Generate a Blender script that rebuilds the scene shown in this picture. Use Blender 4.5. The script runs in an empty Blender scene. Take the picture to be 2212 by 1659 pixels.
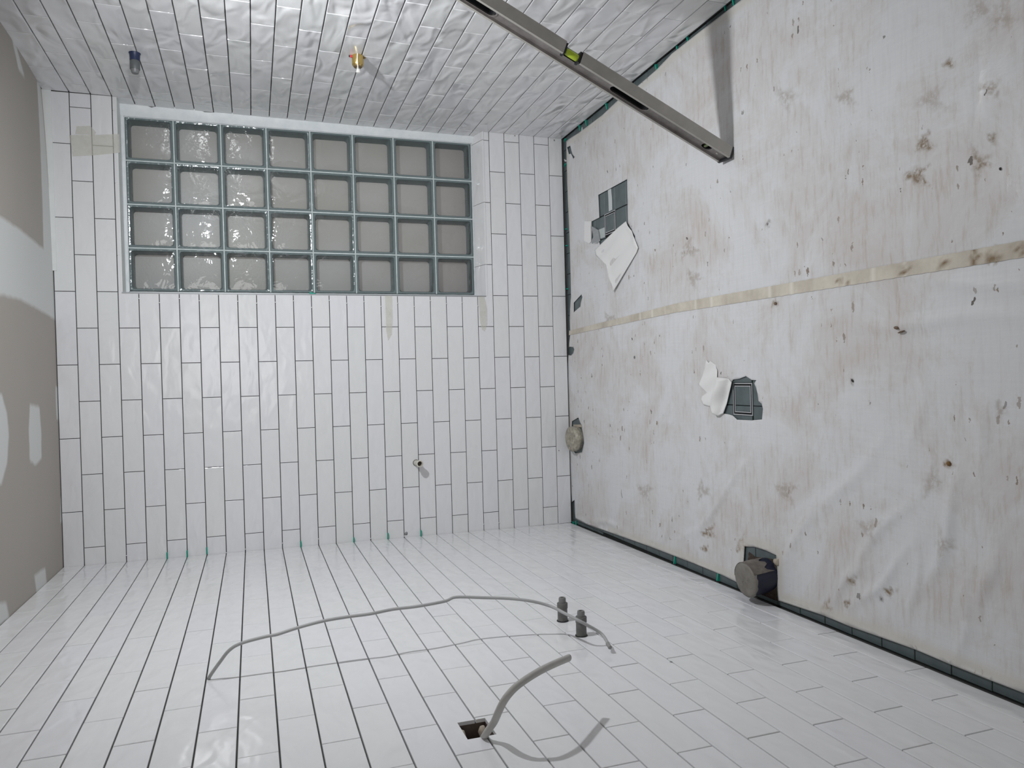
import bpy, bmesh, math, random
import numpy as np
from mathutils import Vector, Matrix
from mathutils.geometry import delaunay_2d_cdt

random.seed(7)
rng = np.random.default_rng(7)
S = bpy.context.scene
COL = S.collection

# ------------------------------------------------------------------ camera
CAM = Vector((0.7445, -3.5085, 1.5211))
RC = ((-0.02635, -0.32637, -0.94488), (-0.99959, -0.00211, 0.02861), (-0.01133, 0.94524, -0.32618))
rx = Vector(RC[0]); ry = Vector(RC[1]); rz = Vector(RC[2])
rz.normalize(); rx = (rx - rz * rx.dot(rz)).normalized(); ry = rz.cross(rx)
FPX = 1627.9
cam_d = bpy.data.cameras.new('camera'); cam = bpy.data.objects.new('camera', cam_d); COL.objects.link(cam)
M = Matrix.Identity(4)
for i in range(3):
    M[i][0] = rx[i]; M[i][1] = -ry[i]; M[i][2] = -rz[i]; M[i][3] = CAM[i]
cam.matrix_world = M
cam_d.sensor_fit = 'HORIZONTAL'; cam_d.sensor_width = 36.0; cam_d.lens = FPX / 2212 * 36
cam_d.clip_start = 0.02
S.camera = cam
S.view_settings.view_transform = 'Standard'; S.view_settings.look = 'None'
S.view_settings.gamma = 1; S.view_settings.use_curve_mapping = False
S.view_settings.exposure = 0.2

# ------------------------------------------------------------------ world and lamps
w = bpy.data.worlds.new('world'); S.world = w; w.use_nodes = True
w.node_tree.nodes['Background'].inputs[0].default_value = (0.56, 0.54, 0.54, 1)
w.node_tree.nodes['Background'].inputs[1].default_value = 1.1
LAMP = Vector((1.70, -1.62, 1.728))
def lamp(name, loc, target, power, size, color, shape='DISK', spread=180):
    d = bpy.data.lights.new(name, 'AREA'); d.shape = shape; d.size = size; d.energy = power; d.color = color
    d.spread = math.radians(spread)
    o = bpy.data.objects.new(name, d); COL.objects.link(o); o.location = loc
    o.rotation_euler = (Vector(target) - Vector(loc)).to_track_quat('-Z', 'Y').to_euler(); return o
lamp('work_lamp', LAMP, LAMP + Vector((-1.15, 1.05, -1.15)), 18.0, 0.055, (0.95, 0.975, 1.0))
lamp('fill_light', (0.95, -4.15, 1.75), (0.9, 0.0, 1.0), 4.5, 0.9, (1.0, 0.985, 0.96))  # added ambient fill behind the camera, not a fixture of the room

# ------------------------------------------------------------------ room planes (measured)
FIT = 0.1082                      # height of the floor under the measuring origin
W0, AL, TL, AR, TR = 1.9391, -0.0137, 0.0076, -0.0130, 0.0108
H_CEIL = 2.272
PITCH, ZK1 = 0.0782, 2.0863 + FIT
def zk(k): return ZK1 - (k - 1) * PITCH
def ray(x, y): return rx * ((x - 1106) / FPX) + ry * ((y - 829.5) / FPX) + rz
def proj(p):
    d = Vector(p) - CAM; z = d.dot(rz)
    if z < 0.05: return None
    return (1106 + FPX * d.dot(rx) / z, 829.5 + FPX * d.dot(ry) / z)
def on_z(x, y, z=0.0): r = ray(x, y); return CAM + r * ((z - CAM.z) / r.z)
def on_y(x, y, d=0.0): r = ray(x, y); return CAM + r * ((d - CAM.y) / r.y)
# wall frames: origin, u (towards the camera or to the right), v (up), n (into the room)
class Frame:
    def __init__(s, o, u, v, n): s.o, s.u, s.v, s.n = Vector(o), Vector(u).normalized(), Vector(v), Vector(n).normalized()
    def p(s, u, v, n=0.0): return s.o + s.u * u + s.v * v + s.n * n
    def mat(s, u, v, n=0.0, flip=False):
        m = Matrix.Identity(4); q = s.p(u, v, n); vv = s.v.normalized()
        uu = s.u
        if uu.cross(vv).dot(s.n) < 0: uu = -uu
        for i in range(3): m[i][0] = uu[i]; m[i][1] = vv[i]; m[i][2] = s.n[i]; m[i][3] = q[i]
        return m
FAR = Frame((0, 0, 0), (1, 0, 0), (0, 0, 1), (0, -1, 0))
LEFT = Frame((-TL * (1 + FIT), 0, 0), (-AL, -1, 0), (TL, 0, 1), (1, AL * -1, -TL))
RIGHT = Frame((W0 - TR * (1 + FIT), 0, 0), (-AR, -1, 0), (TR, 0, 1), (-1, AR, TR))
def on_frame(F, x, y, off=0.0):
    r = ray(x, y); o = F.p(0, 0, off); t = (o - CAM).dot(F.n) / r.dot(F.n); q = CAM + r * t
    return q
def uv_of(F, q):
    d = Vector(q) - F.o; return (d.dot(F.u), d.z / F.v.z)

# ------------------------------------------------------------------ materials
def mat(name, col, rough=0.5, metal=0.0, spec=0.5):
    m = bpy.data.materials.new(name); m.use_nodes = True
    b = m.node_tree.nodes['Principled BSDF']
    b.inputs['Base Color'].default_value = (*col, 1); b.inputs['Roughness'].default_value = rough
    b.inputs['Metallic'].default_value = metal; b.inputs['Specular IOR Level'].default_value = spec
    return m
def nodes(m): return m.node_tree.nodes, m.node_tree.links, m.node_tree.nodes['Principled BSDF']
def noise(n, l, vec, scale, detail=3, rough=0.5, dist=0.0):
    t = n.new('ShaderNodeTexNoise'); t.inputs['Scale'].default_value = scale; t.inputs['Detail'].default_value = detail
    t.inputs['Roughness'].default_value = rough; t.inputs['Distortion'].default_value = dist
    if vec is not None: l.new(vec, t.inputs['Vector'])
    return t
def ramp(n, l, src, stops):
    r = n.new('ShaderNodeValToRGB'); l.new(src, r.inputs[0]); e = r.color_ramp.elements
    while len(e) < len(stops): e.new(0.5)
    for i, (p, c) in enumerate(stops): e[i].position = p; e[i].color = (*c, 1) if len(c) == 3 else c
    return r
def mixc(n, l, fac, a, b, mode='MIX'):
    x = n.new('ShaderNodeMix'); x.data_type = 'RGBA'; x.blend_type = mode
    for s, v in ((0, fac), (6, a), (7, b)):
        if isinstance(v, (int, float)): x.inputs[s].default_value = v
        elif isinstance(v, tuple): x.inputs[s].default_value = (*v, 1)
        else: l.new(v, x.inputs[s])
    return x.outputs[2]
def bump(n, l, h, strength, dist, prev=None):
    b = n.new('ShaderNodeBump'); b.inputs['Strength'].default_value = strength; b.inputs['Distance'].default_value = dist
    l.new(h, b.inputs['Height'])
    if prev: l.new(prev, b.inputs['Normal'])
    return b.outputs[0]
def math_(n, l, op, a, b=None):   # a MULTIPLY_ADD adds 0.5
    x = n.new('ShaderNodeMath'); x.operation = op
    for i, v in enumerate((a, b)):
        if v is None: continue
        if isinstance(v, (int, float)): x.inputs[i].default_value = v
        else: l.new(v, x.inputs[i])
    return x.outputs[0]

def mk_tile(name='glazed_white_tile', wave=0.0031, sc=11.0, di=0.5):
    m = mat(name, (0.78, 0.78, 0.79), 0.1); n, l, b = nodes(m)
    tc = n.new('ShaderNodeTexCoord'); oi = n.new('ShaderNodeObjectInfo')
    off = n.new('ShaderNodeVectorMath'); off.operation = 'MULTIPLY_ADD'
    cr = n.new('ShaderNodeCombineXYZ'); l.new(oi.outputs['Random'], cr.inputs[0]); l.new(math_(n, l, 'MULTIPLY', oi.outputs['Random'], 7.3), cr.inputs[1])
    l.new(cr.outputs[0], off.inputs[0]); off.inputs[1].default_value = (37, 53, 11); l.new(tc.outputs['Object'], off.inputs[2])
    rot = n.new('ShaderNodeMapping'); rot.inputs['Rotation'].default_value = (0, 0, 0.9); rot.inputs['Scale'].default_value = (1, 2.2, 1)
    l.new(off.outputs[0], rot.inputs[0])
    v1 = noise(n, l, rot.outputs[0], 5.0, 4, 0.6, 1.2)
    c1 = ramp(n, l, v1.outputs[0], [(0.44, (0, 0, 0)), (0.5, (1, 1, 1)), (0.56, (0, 0, 0))])
    v2 = noise(n, l, rot.outputs[0], 3.0, 2)
    f = math_(n, l, 'MULTIPLY', c1.outputs[0], math_(n, l, 'MULTIPLY', v2.outputs[0], 0.16))
    base = mixc(n, l, f, (0.79, 0.79, 0.80), (0.60, 0.60, 0.62))
    tint = ramp(n, l, oi.outputs['Random'], [(0, (0.97, 0.98, 0.97)), (0.5, (1, 1, 1)), (1, (0.98, 0.98, 1.0))])
    l.new(mixc(n, l, 1.0, base, tint.outputs[0], 'MULTIPLY'), b.inputs['Base Color'])
    n1 = noise(n, l, rot.outputs[0], sc, 0.8, 0.4, di)
    n2 = noise(n, l, off.outputs[0], 60.0, 1, 0.4)
    h = bump(n, l, n1.outputs[0], 1.0, wave)
    h = bump(n, l, n2.outputs[0], 0.5, 0.0003, h)
    l.new(h, b.inputs['Normal'])
    b.inputs['Roughness'].default_value = 0.16
    return m
TILE = mk_tile(); TILEW = mk_tile('wavy_glazed_white_tile', 0.018, 6.0, 0.9)

def mk_mottled(name, a, b_, scale, rough, bscale=None, bdist=0.001, spec=0.4):
    m = mat(name, a, rough, spec=spec); n, l, b = nodes(m); tc = n.new('ShaderNodeTexCoord')
    t = noise(n, l, tc.outputs['Object'], scale, 5, 0.6)
    l.new(mixc(n, l, ramp(n, l, t.outputs[0], [(0.3, (0, 0, 0)), (0.7, (1, 1, 1))]).outputs[0], a, b_), b.inputs['Base Color'])
    t2 = noise(n, l, tc.outputs['Object'], bscale or scale * 3, 4)
    l.new(bump(n, l, t2.outputs[0], 0.8, bdist), b.inputs['Normal'])
    return m
SUBSTRATE = mk_mottled('tile_adhesive', (0.055, 0.055, 0.056), (0.09, 0.086, 0.084), 9, 0.95)
FLOORTILE = mk_mottled('slate_floor_tile', (0.075, 0.098, 0.102), (0.115, 0.145, 0.148), 14, 0.4)
FLOORGROUT = mk_mottled('dark_grout', (0.012, 0.014, 0.014), (0.025, 0.027, 0.027), 20, 0.9)
PLASTER = mk_mottled('white_plaster', (0.74, 0.76, 0.75), (0.80, 0.81, 0.80), 12, 0.75)
SILICONE = mk_mottled('white_sealant', (0.70, 0.75, 0.77), (0.82, 0.85, 0.86), 22, 0.45, 14, 0.003)
BACKWALL = mk_mottled('painted_wall', (0.50, 0.49, 0.47), (0.56, 0.55, 0.53), 4, 0.8)
MORTAR = mk_mottled('glazing_mortar', (0.50, 0.56, 0.56), (0.66, 0.72, 0.72), 40, 0.6)
GREEN = mat('green_spacer_plastic', (0.01, 0.34, 0.24), 0.35)
CLEAR = mat('white_spacer_plastic', (0.75, 0.76, 0.76), 0.4)
SMUDGE = mat('grey_mortar_crumb', (0.30, 0.30, 0.30), 0.9)
ALU = mk_mottled('dirty_aluminium', (0.37, 0.355, 0.325), (0.46, 0.44, 0.405), 18, 0.42, 60, 0.0004)
ALUD = mk_mottled('shaded_aluminium_channel', (0.16, 0.145, 0.138), (0.26, 0.24, 0.23), 25, 0.38, 60, 0.0004)  # darker copy of the beam metal, recess shade put into the colour
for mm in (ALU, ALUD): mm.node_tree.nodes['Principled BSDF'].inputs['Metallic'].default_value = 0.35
BLACK = mat('black_plastic', (0.008, 0.009, 0.011), 0.5)
VIAL = mat('yellow_green_vial', (0.42, 0.55, 0.03), 0.2)
VIALD = mat('olive_vial', (0.12, 0.15, 0.07), 0.25)
BRASS = mat('brass', (0.62, 0.45, 0.16), 0.3, 0.85)
BRASSD = mat('dull_brass', (0.22, 0.15, 0.07), 0.45, 0.6)
PTFE = mat('white_thread_tape', (0.86, 0.86, 0.82), 0.6)
REDP = mat('red_plastic', (0.6, 0.03, 0.05), 0.4)
GREYP = mat('grey_pipe_plastic', (0.105, 0.115, 0.118), 0.45)
GREYL = mat('grey_cap_plastic', (0.17, 0.175, 0.18), 0.4)
NAVY = mat('navy_insulating_tape', (0.018, 0.028, 0.075), 0.45)
DARKP = mk_mottled('dark_grey_plastic', (0.11, 0.11, 0.105), (0.16, 0.16, 0.152), 60, 0.5)
CABLE = mk_mottled('grey_cable_sheath', (0.37, 0.37, 0.37), (0.43, 0.43, 0.43), 12, 0.45)
CABLE2 = mk_mottled('warm_grey_cable_sheath', (0.42, 0.415, 0.395), (0.49, 0.48, 0.455), 20, 0.5)
OFFW = mat('ivory_pipe', (0.62, 0.60, 0.53), 0.4)
BORE = mat('brown_bore', (0.055, 0.042, 0.028), 0.6)
STEEL = mat('stainless_steel', (0.62, 0.63, 0.64), 0.28, 0.9)
DARKGAP = mat('shadow_gap', (0.004, 0.004, 0.005), 0.8)
TAUPE = mk_mottled('taupe_duct_tape', (0.17, 0.155, 0.135), (0.24, 0.225, 0.20), 30, 0.5, 50, 0.0015)
CRUMPLE = mk_mottled('crumpled_beige_tape', (0.20, 0.18, 0.15), (0.50, 0.47, 0.38), 45, 0.35, 70, 0.004)
PITM = mk_mottled('brown_earth', (0.022, 0.016, 0.013), (0.07, 0.05, 0.038), 40, 0.9, 60, 0.003)
BOXM = mk_mottled('brown_board', (0.085, 0.06, 0.05), (0.13, 0.10, 0.085), 30, 0.8)
FOAM = mk_mottled('beige_filler', (0.36, 0.31, 0.25), (0.48, 0.43, 0.35), 40, 0.9, 60, 0.003)
NAVYP = mat('dark_navy_plastic', (0.012, 0.014, 0.035), 0.5)
FLAPM = mat('clean_sheet_underside', (0.80, 0.79, 0.78), 0.5)

def mk_tape(name, col, alpha):
    m = mat(name, col, 0.55); n, l, b = nodes(m); tc = n.new('ShaderNodeTexCoord')
    t = noise(n, l, tc.outputs['Object'], 30, 4)
    l.new(mixc(n, l, t.outputs[0], col, tuple(c * 0.82 for c in col)), b.inputs['Base Color'])
    l.new(math_(n, l, 'MULTIPLY', ramp(n, l, t.outputs[0], [(0.25, (.7, .7, .7)), (0.6, (1, 1, 1))]).outputs[0], alpha), b.inputs['Alpha'])
    l.new(bump(n, l, noise(n, l, tc.outputs['Object'], 90, 3).outputs[0], 0.5, 0.0005), b.inputs['Normal'])
    return m
MASKT = mk_tape('masking_tape_wall', (0.80, 0.78, 0.68), 0.5)
def mk_floortape():
    m = mat('masking_tape_floor', (0.66, 0.60, 0.50), 0.6); n, l, b = nodes(m); tc = n.new('ShaderNodeTexCoord')
    at = n.new('ShaderNodeAttribute'); at.attribute_name = 'crease'
    at2 = n.new('ShaderNodeAttribute'); at2.attribute_name = 'rust'
    t = noise(n, l, tc.outputs['Object'], 9, 5, 0.65)
    c = mixc(n, l, ramp(n, l, t.outputs[0], [(0.35, (0, 0, 0)), (0.7, (1, 1, 1))]).outputs[0], (0.66, 0.61, 0.52), (0.46, 0.41, 0.34))
    c = mixc(n, l, at.outputs['Fac'], c, (0.74, 0.70, 0.62))
    t3 = noise(n, l, tc.outputs['Object'], 50, 4)
    c = mixc(n, l, math_(n, l, 'MULTIPLY', at2.outputs['Fac'], ramp(n, l, t3.outputs[0], [(0.35, (.3, .3, .3)), (0.6, (1, 1, 1))]).outputs[0]), c, (0.20, 0.13, 0.06))
    l.new(c, b.inputs['Base Color']); l.new(bump(n, l, t3.outputs[0], 0.5, 0.001), b.inputs['Normal']); return m
FLOORTAPE = mk_floortape()

def mk_sheet():
    m = mat('protective_fleece', (0.72, 0.72, 0.73), 0.5); n, l, b = nodes(m); tc = n.new('ShaderNodeTexCoord'); P = tc.outputs['Object']
    sep = n.new('ShaderNodeSeparateXYZ'); l.new(P, sep.inputs[0])
    # woven grid, stretched noises in both directions
    mp1 = n.new('ShaderNodeMapping'); mp1.inputs['Scale'].default_value = (6, 150, 1); l.new(P, mp1.inputs[0])
    mp2 = n.new('ShaderNodeMapping'); mp2.inputs['Scale'].default_value = (150, 6, 1); l.new(P, mp2.inputs[0])
    w1 = noise(n, l, mp1.outputs[0], 1.0, 2); w2 = noise(n, l, mp2.outputs[0], 1.0, 2)
    wv = math_(n, l, 'MULTIPLY', math_(n, l, 'ADD', w1.outputs[0], w2.outputs[0]), 0.5)
    c = mixc(n, l, ramp(n, l, wv, [(0.35, (0, 0, 0)), (0.65, (1, 1, 1))]).outputs[0], (0.665, 0.67, 0.685), (0.70, 0.705, 0.715))
    # broad dust
    d1 = noise(n, l, P, 3.2, 6, 0.7, 0.6)
    c = mixc(n, l, math_(n, l, 'MULTIPLY', ramp(n, l, d1.outputs[0], [(0.44, (0, 0, 0)), (0.66, (1, 1, 1))]).outputs[0], 0.75), c, (0.575, 0.53, 0.505))
    # streaks along the far-wall direction
    mp3 = n.new('ShaderNodeMapping'); mp3.inputs['Scale'].default_value = (9, 60, 1); l.new(P, mp3.inputs[0])
    d2 = noise(n, l, mp3.outputs[0], 1.0, 4, 0.7)
    c = mixc(n, l, math_(n, l, 'MULTIPLY', ramp(n, l, d2.outputs[0], [(0.50, (0, 0, 0)), (0.70, (1, 1, 1))]).outputs[0], ramp(n, l, d1.outputs[0], [(0.42, (.12, .12, .12)), (0.62, (.75, .75, .75))]).outputs[0]), c, (0.47, 0.41, 0.35))
    v2 = n.new('ShaderNodeTexVoronoi'); v2.inputs['Scale'].default_value = 62; m5 = n.new('ShaderNodeMapping'); m5.inputs['Scale'].default_value = (0.4, 1, 1); m5.inputs['Location'].default_value = (3.1, 1.7, 0); l.new(P, m5.inputs[0]); w5 = n.new('ShaderNodeVectorMath'); w5.operation = 'MULTIPLY_ADD'; l.new(noise(n, l, P, 120, 2).outputs['Color'], w5.inputs[0]); w5.inputs[1].default_value = (.012, .012, 0); l.new(m5.outputs[0], w5.inputs[2]); l.new(w5.outputs[0], v2.inputs['Vector']); s5 = n.new('ShaderNodeSeparateColor'); l.new(v2.outputs['Color'], s5.inputs[0])
    t5 = math_(n, l, 'MULTIPLY', math_(n, l, 'POWER', s5.outputs[0], 4.0), ramp(n, l, noise(n, l, P, 4.5, 3).outputs[0], [(0.42, (.03, .03, .03)), (0.62, (.34, .34, .34))]).outputs[0])
    c = mixc(n, l, math_(n, l, 'MULTIPLY', math_(n, l, 'LESS_THAN', v2.outputs['Distance'], t5), math_(n, l, 'MULTIPLY_ADD', s5.outputs[1], 0.45)), c, (0.24, 0.18, 0.13))
    # specks
    vo = n.new('ShaderNodeTexVoronoi'); vo.inputs['Scale'].default_value = 24; vo.inputs['Randomness'].default_value = 1
    dn = n.new('ShaderNodeMapping'); dn.inputs['Scale'].default_value = (0.55, 1, 1); l.new(P, dn.inputs[0])
    wob = noise(n, l, P, 70, 2)
    va = n.new('ShaderNodeVectorMath'); va.operation = 'MULTIPLY_ADD'; l.new(wob.outputs['Color'], va.inputs[0]); va.inputs[1].default_value = (.02, .02, 0); l.new(dn.outputs[0], va.inputs[2])
    l.new(va.outputs[0], vo.inputs['Vector'])
    sepc = n.new('ShaderNodeSeparateColor'); l.new(vo.outputs['Color'], sepc.inputs[0])
    th = math_(n, l, 'MULTIPLY', math_(n, l, 'POWER', sepc.outputs[0], 3.2), 0.14)
    sp = math_(n, l, 'LESS_THAN', vo.outputs['Distance'], th)
    c = mixc(n, l, math_(n, l, 'MULTIPLY', sp, math_(n, l, 'MULTIPLY_ADD', sepc.outputs[1], 0.5)), c, (0.12, 0.105, 0.09))
    # placed stains
    for nm, col, k in (('stain', (0.25, 0.185, 0.12), 1.0), ('hem', (0.60, 0.57, 0.51), 0.75), ('blot', (0.10, 0.08, 0.06), 1.0), ('rust', (0.22, 0.12, 0.035), 1.0)):
        a = n.new('ShaderNodeAttribute'); a.attribute_name = nm
        if nm in ('hem',): f = math_(n, l, 'MULTIPLY', a.outputs['Fac'], k)
        else:
            t = noise(n, l, P, 75 if nm == 'stain' else 40, 4, 0.65)
            f = math_(n, l, 'MULTIPLY', a.outputs['Fac'], ramp(n, l, t.outputs[0], [(0.36, (.12, .12, .12)), (0.56, (1, 1, 1))]).outputs[0])
        c = mixc(n, l, f, c, col)
    l.new(c, b.inputs['Base Color'])
    hb = bump(n, l, wv, 0.35, 0.0006)
    hb = bump(n, l, noise(n, l, P, 26, 4, 0.6, 0.4).outputs[0], 0.5, 0.0022, hb)
    l.new(hb, b.inputs['Normal'])
    l.new(ramp(n, l, noise(n, l, P, 5, 3).outputs[0], [(0.35, (.32, .32, .32)), (0.7, (.6, .6, .6))]).outputs[0], b.inputs['Roughness'])
    return m
SHEET = mk_sheet()

def mk_ceiling():
    m = mat('plasterboard', (0.4, 0.38, 0.35), 0.85); n, l, b = nodes(m); tc = n.new('ShaderNodeTexCoord')
    t = noise(n, l, tc.outputs['Object'], 5, 4); a = n.new('ShaderNodeAttribute'); a.attribute_name = 'skim'
    base = mixc(n, l, t.outputs[0], (0.40, 0.37, 0.335), (0.42, 0.39, 0.355))
    f = math_(n, l, 'ADD', a.outputs['Fac'], math_(n, l, 'MULTIPLY', noise(n, l, tc.outputs['Object'], 22, 4).outputs[0], 0.30))
    r = ramp(n, l, f, [(0.40, (0, 0, 0)), (0.80, (1, 1, 1))])
    l.new(mixc(n, l, r.outputs[0], base, (0.655, 0.665, 0.65)), b.inputs['Base Color'])
    l.new(bump(n, l, r.outputs[0], 0.5, 0.003), b.inputs['Normal'])
    return m
CEIL = mk_ceiling()

def mk_glass():
    # thin pressed glass: a clear sheet with Fresnel reflection and a wavy surface
    m = bpy.data.materials.new('pressed_clear_glass'); m.use_nodes = True; n, l = m.node_tree.nodes, m.node_tree.links
    n.remove(n['Principled BSDF']); out = n['Material Output']
    tc = n.new('ShaderNodeTexCoord'); oi = n.new('ShaderNodeObjectInfo')
    va = n.new('ShaderNodeVectorMath'); va.operation = 'MULTIPLY_ADD'; cr = n.new('ShaderNodeCombineXYZ')
    l.new(oi.outputs['Random'], cr.inputs[0]); l.new(oi.outputs['Random'], cr.inputs[1]); l.new(cr.outputs[0], va.inputs[0])
    va.inputs[1].default_value = (31, 57, 0); l.new(tc.outputs['Object'], va.inputs[2])
    nz = noise(n, l, va.outputs[0], 11, 2, 0.5, 0.8); nz2 = noise(n, l, va.outputs[0], 38, 2)
    nb = bump(n, l, nz.outputs[0], 1.0, 0.0045); nb = bump(n, l, nz2.outputs[0], 0.8, 0.0012, nb)
    g = n.new('ShaderNodeBsdfGlossy'); g.inputs['Roughness'].default_value = 0.045; l.new(nb, g.inputs['Normal'])
    t = n.new('ShaderNodeBsdfTransparent'); t.inputs[0].default_value = (0.86, 0.90, 0.90, 1)
    fr = n.new('ShaderNodeFresnel'); fr.inputs[0].default_value = 1.52; l.new(nb, fr.inputs['Normal'])
    mx = n.new('ShaderNodeMixShader'); l.new(math_(n, l, 'MULTIPLY', fr.outputs[0], 1.5), mx.inputs[0]); l.new(t.outputs[0], mx.inputs[1]); l.new(g.outputs[0], mx.inputs[2])
    l.new(mx.outputs[0], out.inputs[0]); return m
GLASS = mk_glass()
def mk_frost():
    m = mat('frosted_back_glass', (0.2, 0.19, 0.185), 0.35); n, l, b = nodes(m); tc = n.new('ShaderNodeTexCoord')
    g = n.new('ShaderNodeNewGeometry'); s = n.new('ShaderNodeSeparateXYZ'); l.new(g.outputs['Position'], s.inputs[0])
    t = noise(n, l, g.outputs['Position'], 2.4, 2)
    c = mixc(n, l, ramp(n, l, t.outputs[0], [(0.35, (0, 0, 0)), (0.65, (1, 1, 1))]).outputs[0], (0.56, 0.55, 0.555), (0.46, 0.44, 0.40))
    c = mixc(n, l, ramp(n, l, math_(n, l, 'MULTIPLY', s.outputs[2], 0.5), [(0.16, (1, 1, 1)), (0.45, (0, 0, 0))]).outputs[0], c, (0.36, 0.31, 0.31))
    l.new(c, b.inputs['Base Color'])
    tr = n.new('ShaderNodeBsdfTranslucent'); l.new(mixc(n, l, 0.5, c, (0.85, 0.82, 0.80)), tr.inputs[0]); mxs = n.new('ShaderNodeMixShader'); mxs.inputs[0].default_value = 0.5
    l.new(b.outputs[0], mxs.inputs[1]); l.new(tr.outputs[0], mxs.inputs[2]); l.new(mxs.outputs[0], n['Material Output'].inputs[0])
    l.new(bump(n, l, noise(n, l, tc.outputs['Object'], 150, 2).outputs[0], 0.6, 0.001), b.inputs['Normal']); return m
FROST = mk_frost()
RIM = mat('green_tinted_glass_rim', (0.17, 0.215, 0.22), 0.15)
n_, l_, b_ = nodes(RIM); tcr = n_.new('ShaderNodeTexCoord')
l_.new(bump(n_, l_, noise(n_, l_, tcr.outputs['Object'], 30, 2).outputs[0], 0.7, 0.004), b_.inputs['Normal'])

# ------------------------------------------------------------------ helpers
def tag(o, label=None, cat=None, group=None, kind=None):
    if label: o['label'] = label
    if cat: o['category'] = cat
    if group: o['group'] = group
    if kind: o['kind'] = kind
    return o
def link(name, me, parent=None, mtx=None):
    o = bpy.data.objects.new(name, me); COL.objects.link(o)
    if parent is not None: o.parent = parent
    if mtx is not None:
        o.matrix_basis = (PM[parent.name].inverted() @ mtx) if (parent is not None and parent.name in PM) else mtx
    return o
PM = {}
def empty(name, mtx, **k):
    o = bpy.data.objects.new(name, None); o.empty_display_size = 0.05; COL.objects.link(o); o.matrix_world = mtx
    PM[o.name] = mtx.copy(); tag(o, **k); return o
def pyd(name, vs, fs, mats, smooth=False, mi=None):
    me = bpy.data.meshes.new(name); me.from_pydata([tuple(v) for v in vs], [], fs)
    for m_ in (mats if isinstance(mats, (list, tuple)) else [mats]): me.materials.append(m_)
    if mi: me.polygons.foreach_set('material_index', mi)
    if smooth: me.polygons.foreach_set('use_smooth', [True] * len(me.polygons))
    me.update(); return me
def bm_mesh(name, bm, m, smooth=False):
    me = bpy.data.meshes.new(name); bm.normal_update(); bm.to_mesh(me); bm.free()
    for x in (m if isinstance(m, (list, tuple)) else [m]): me.materials.append(x)
    if smooth: me.polygons.foreach_set('use_smooth', [True] * len(me.polygons))
    return me
def box_mesh(name, a, b, m):
    x0, y0, z0 = a; x1, y1, z1 = b
    vs = [(x0, y0, z0), (x1, y0, z0), (x1, y1, z0), (x0, y1, z0), (x0, y0, z1), (x1, y0, z1), (x1, y1, z1), (x0, y1, z1)]
    fs = [(3, 2, 1, 0), (4, 5, 6, 7), (0, 1, 5, 4), (1, 2, 6, 5), (2, 3, 7, 6), (3, 0, 4, 7)]
    return pyd(name, vs, fs, m)
def bev_box(name, a, b, m, r, seg=2):
    bm = bmesh.new(); bmesh.ops.create_cube(bm, size=1)
    for v in bm.verts:
        for i in range(3): v.co[i] = a[i] + (v.co[i] + .5) * (b[i] - a[i])
    bmesh.ops.bevel(bm, geom=list(bm.edges), offset=r, segments=seg, affect='EDGES', profile=0.5)
    return bm_mesh(name, bm, m, False)
def lathe(name, prof, m, seg=24, mi=None):
    # prof: (radius, height) along local z
    vs, fs, mis = [], [], []
    for r, h in prof:
        for i in range(seg): a = 2 * math.pi * i / seg; vs.append((r * math.cos(a), r * math.sin(a), h))
    for j in range(len(prof) - 1):
        for i in range(seg):
            k = (i + 1) % seg; fs.append((j * seg + i, j * seg + k, (j + 1) * seg + k, (j + 1) * seg + i)); mis.append(mi[j] if mi else 0)
    fs.append(tuple(range(seg))[::-1]); mis.append(mi[0] if mi else 0)
    fs.append(tuple((len(prof) - 1) * seg + i for i in range(seg))); mis.append(mi[-1] if mi else 0)
    me = pyd(name, vs, fs, m, True, mis)
    me.set_sharp_from_angle(angle=math.radians(40)); return me
def tube(name, pts, r, m, seg=10, flat=1.0, up=(0, 0, 1)):
    pts = [Vector(p) for p in pts]; out = []
    n = len(pts); d = []
    for i in range(n - 1):
        p0 = pts[max(i - 1, 0)]; p1 = pts[i]; p2 = pts[i + 1]; p3 = pts[min(i + 2, n - 1)]
        for s in range(5):
            t = s / 5
            out.append(0.5 * ((2 * p1) + (p2 - p0) * t + (2 * p0 - 5 * p1 + 4 * p2 - p3) * t * t + (3 * p1 - p0 - 3 * p2 + p3) * t ** 3))
    out.append(pts[-1]); vs, fs = [], []
    ref = Vector(up)
    for i, p in enumerate(out):
        t = (out[min(i + 1, len(out) - 1)] - out[max(i - 1, 0)]).normalized()
        a = (ref - t * ref.dot(t)).normalized(); b = t.cross(a); ref = a
        for k in range(seg): g = 2 * math.pi * k / seg; vs.append(p + a * (math.cos(g) * r * flat) + b * (math.sin(g) * r))
    for i in range(len(out) - 1):
        for k in range(seg): q = (k + 1) % seg; fs.append((i * seg + k, i * seg + q, (i + 1) * seg + q, (i + 1) * seg + k))
    fs.append(tuple(range(seg))[::-1]); fs.append(tuple((len(out) - 1) * seg + k for k in range(seg)))
    me = pyd(name, vs, fs, m, True); return me
def boolean(me, cutters):
    ob = bpy.data.objects.new('tmp', me); COL.objects.link(ob); cs = []
    for c in cutters:
        co = bpy.data.objects.new('cut', c); COL.objects.link(co); cs.append(co)
        md = ob.modifiers.new('b', 'BOOLEAN'); md.object = co; md.operation = 'DIFFERENCE'; md.solver = 'EXACT'
    dg = bpy.context.evaluated_depsgraph_get(); dg.update()
    r = bpy.data.meshes.new_from_object(ob.evaluated_get(dg)); 
    for c in cs: bpy.data.objects.remove(c)
    bpy.data.objects.remove(ob); return r
def struct(name, me, label=None): return tag(link(name, me), label=label, kind='structure')
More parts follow.
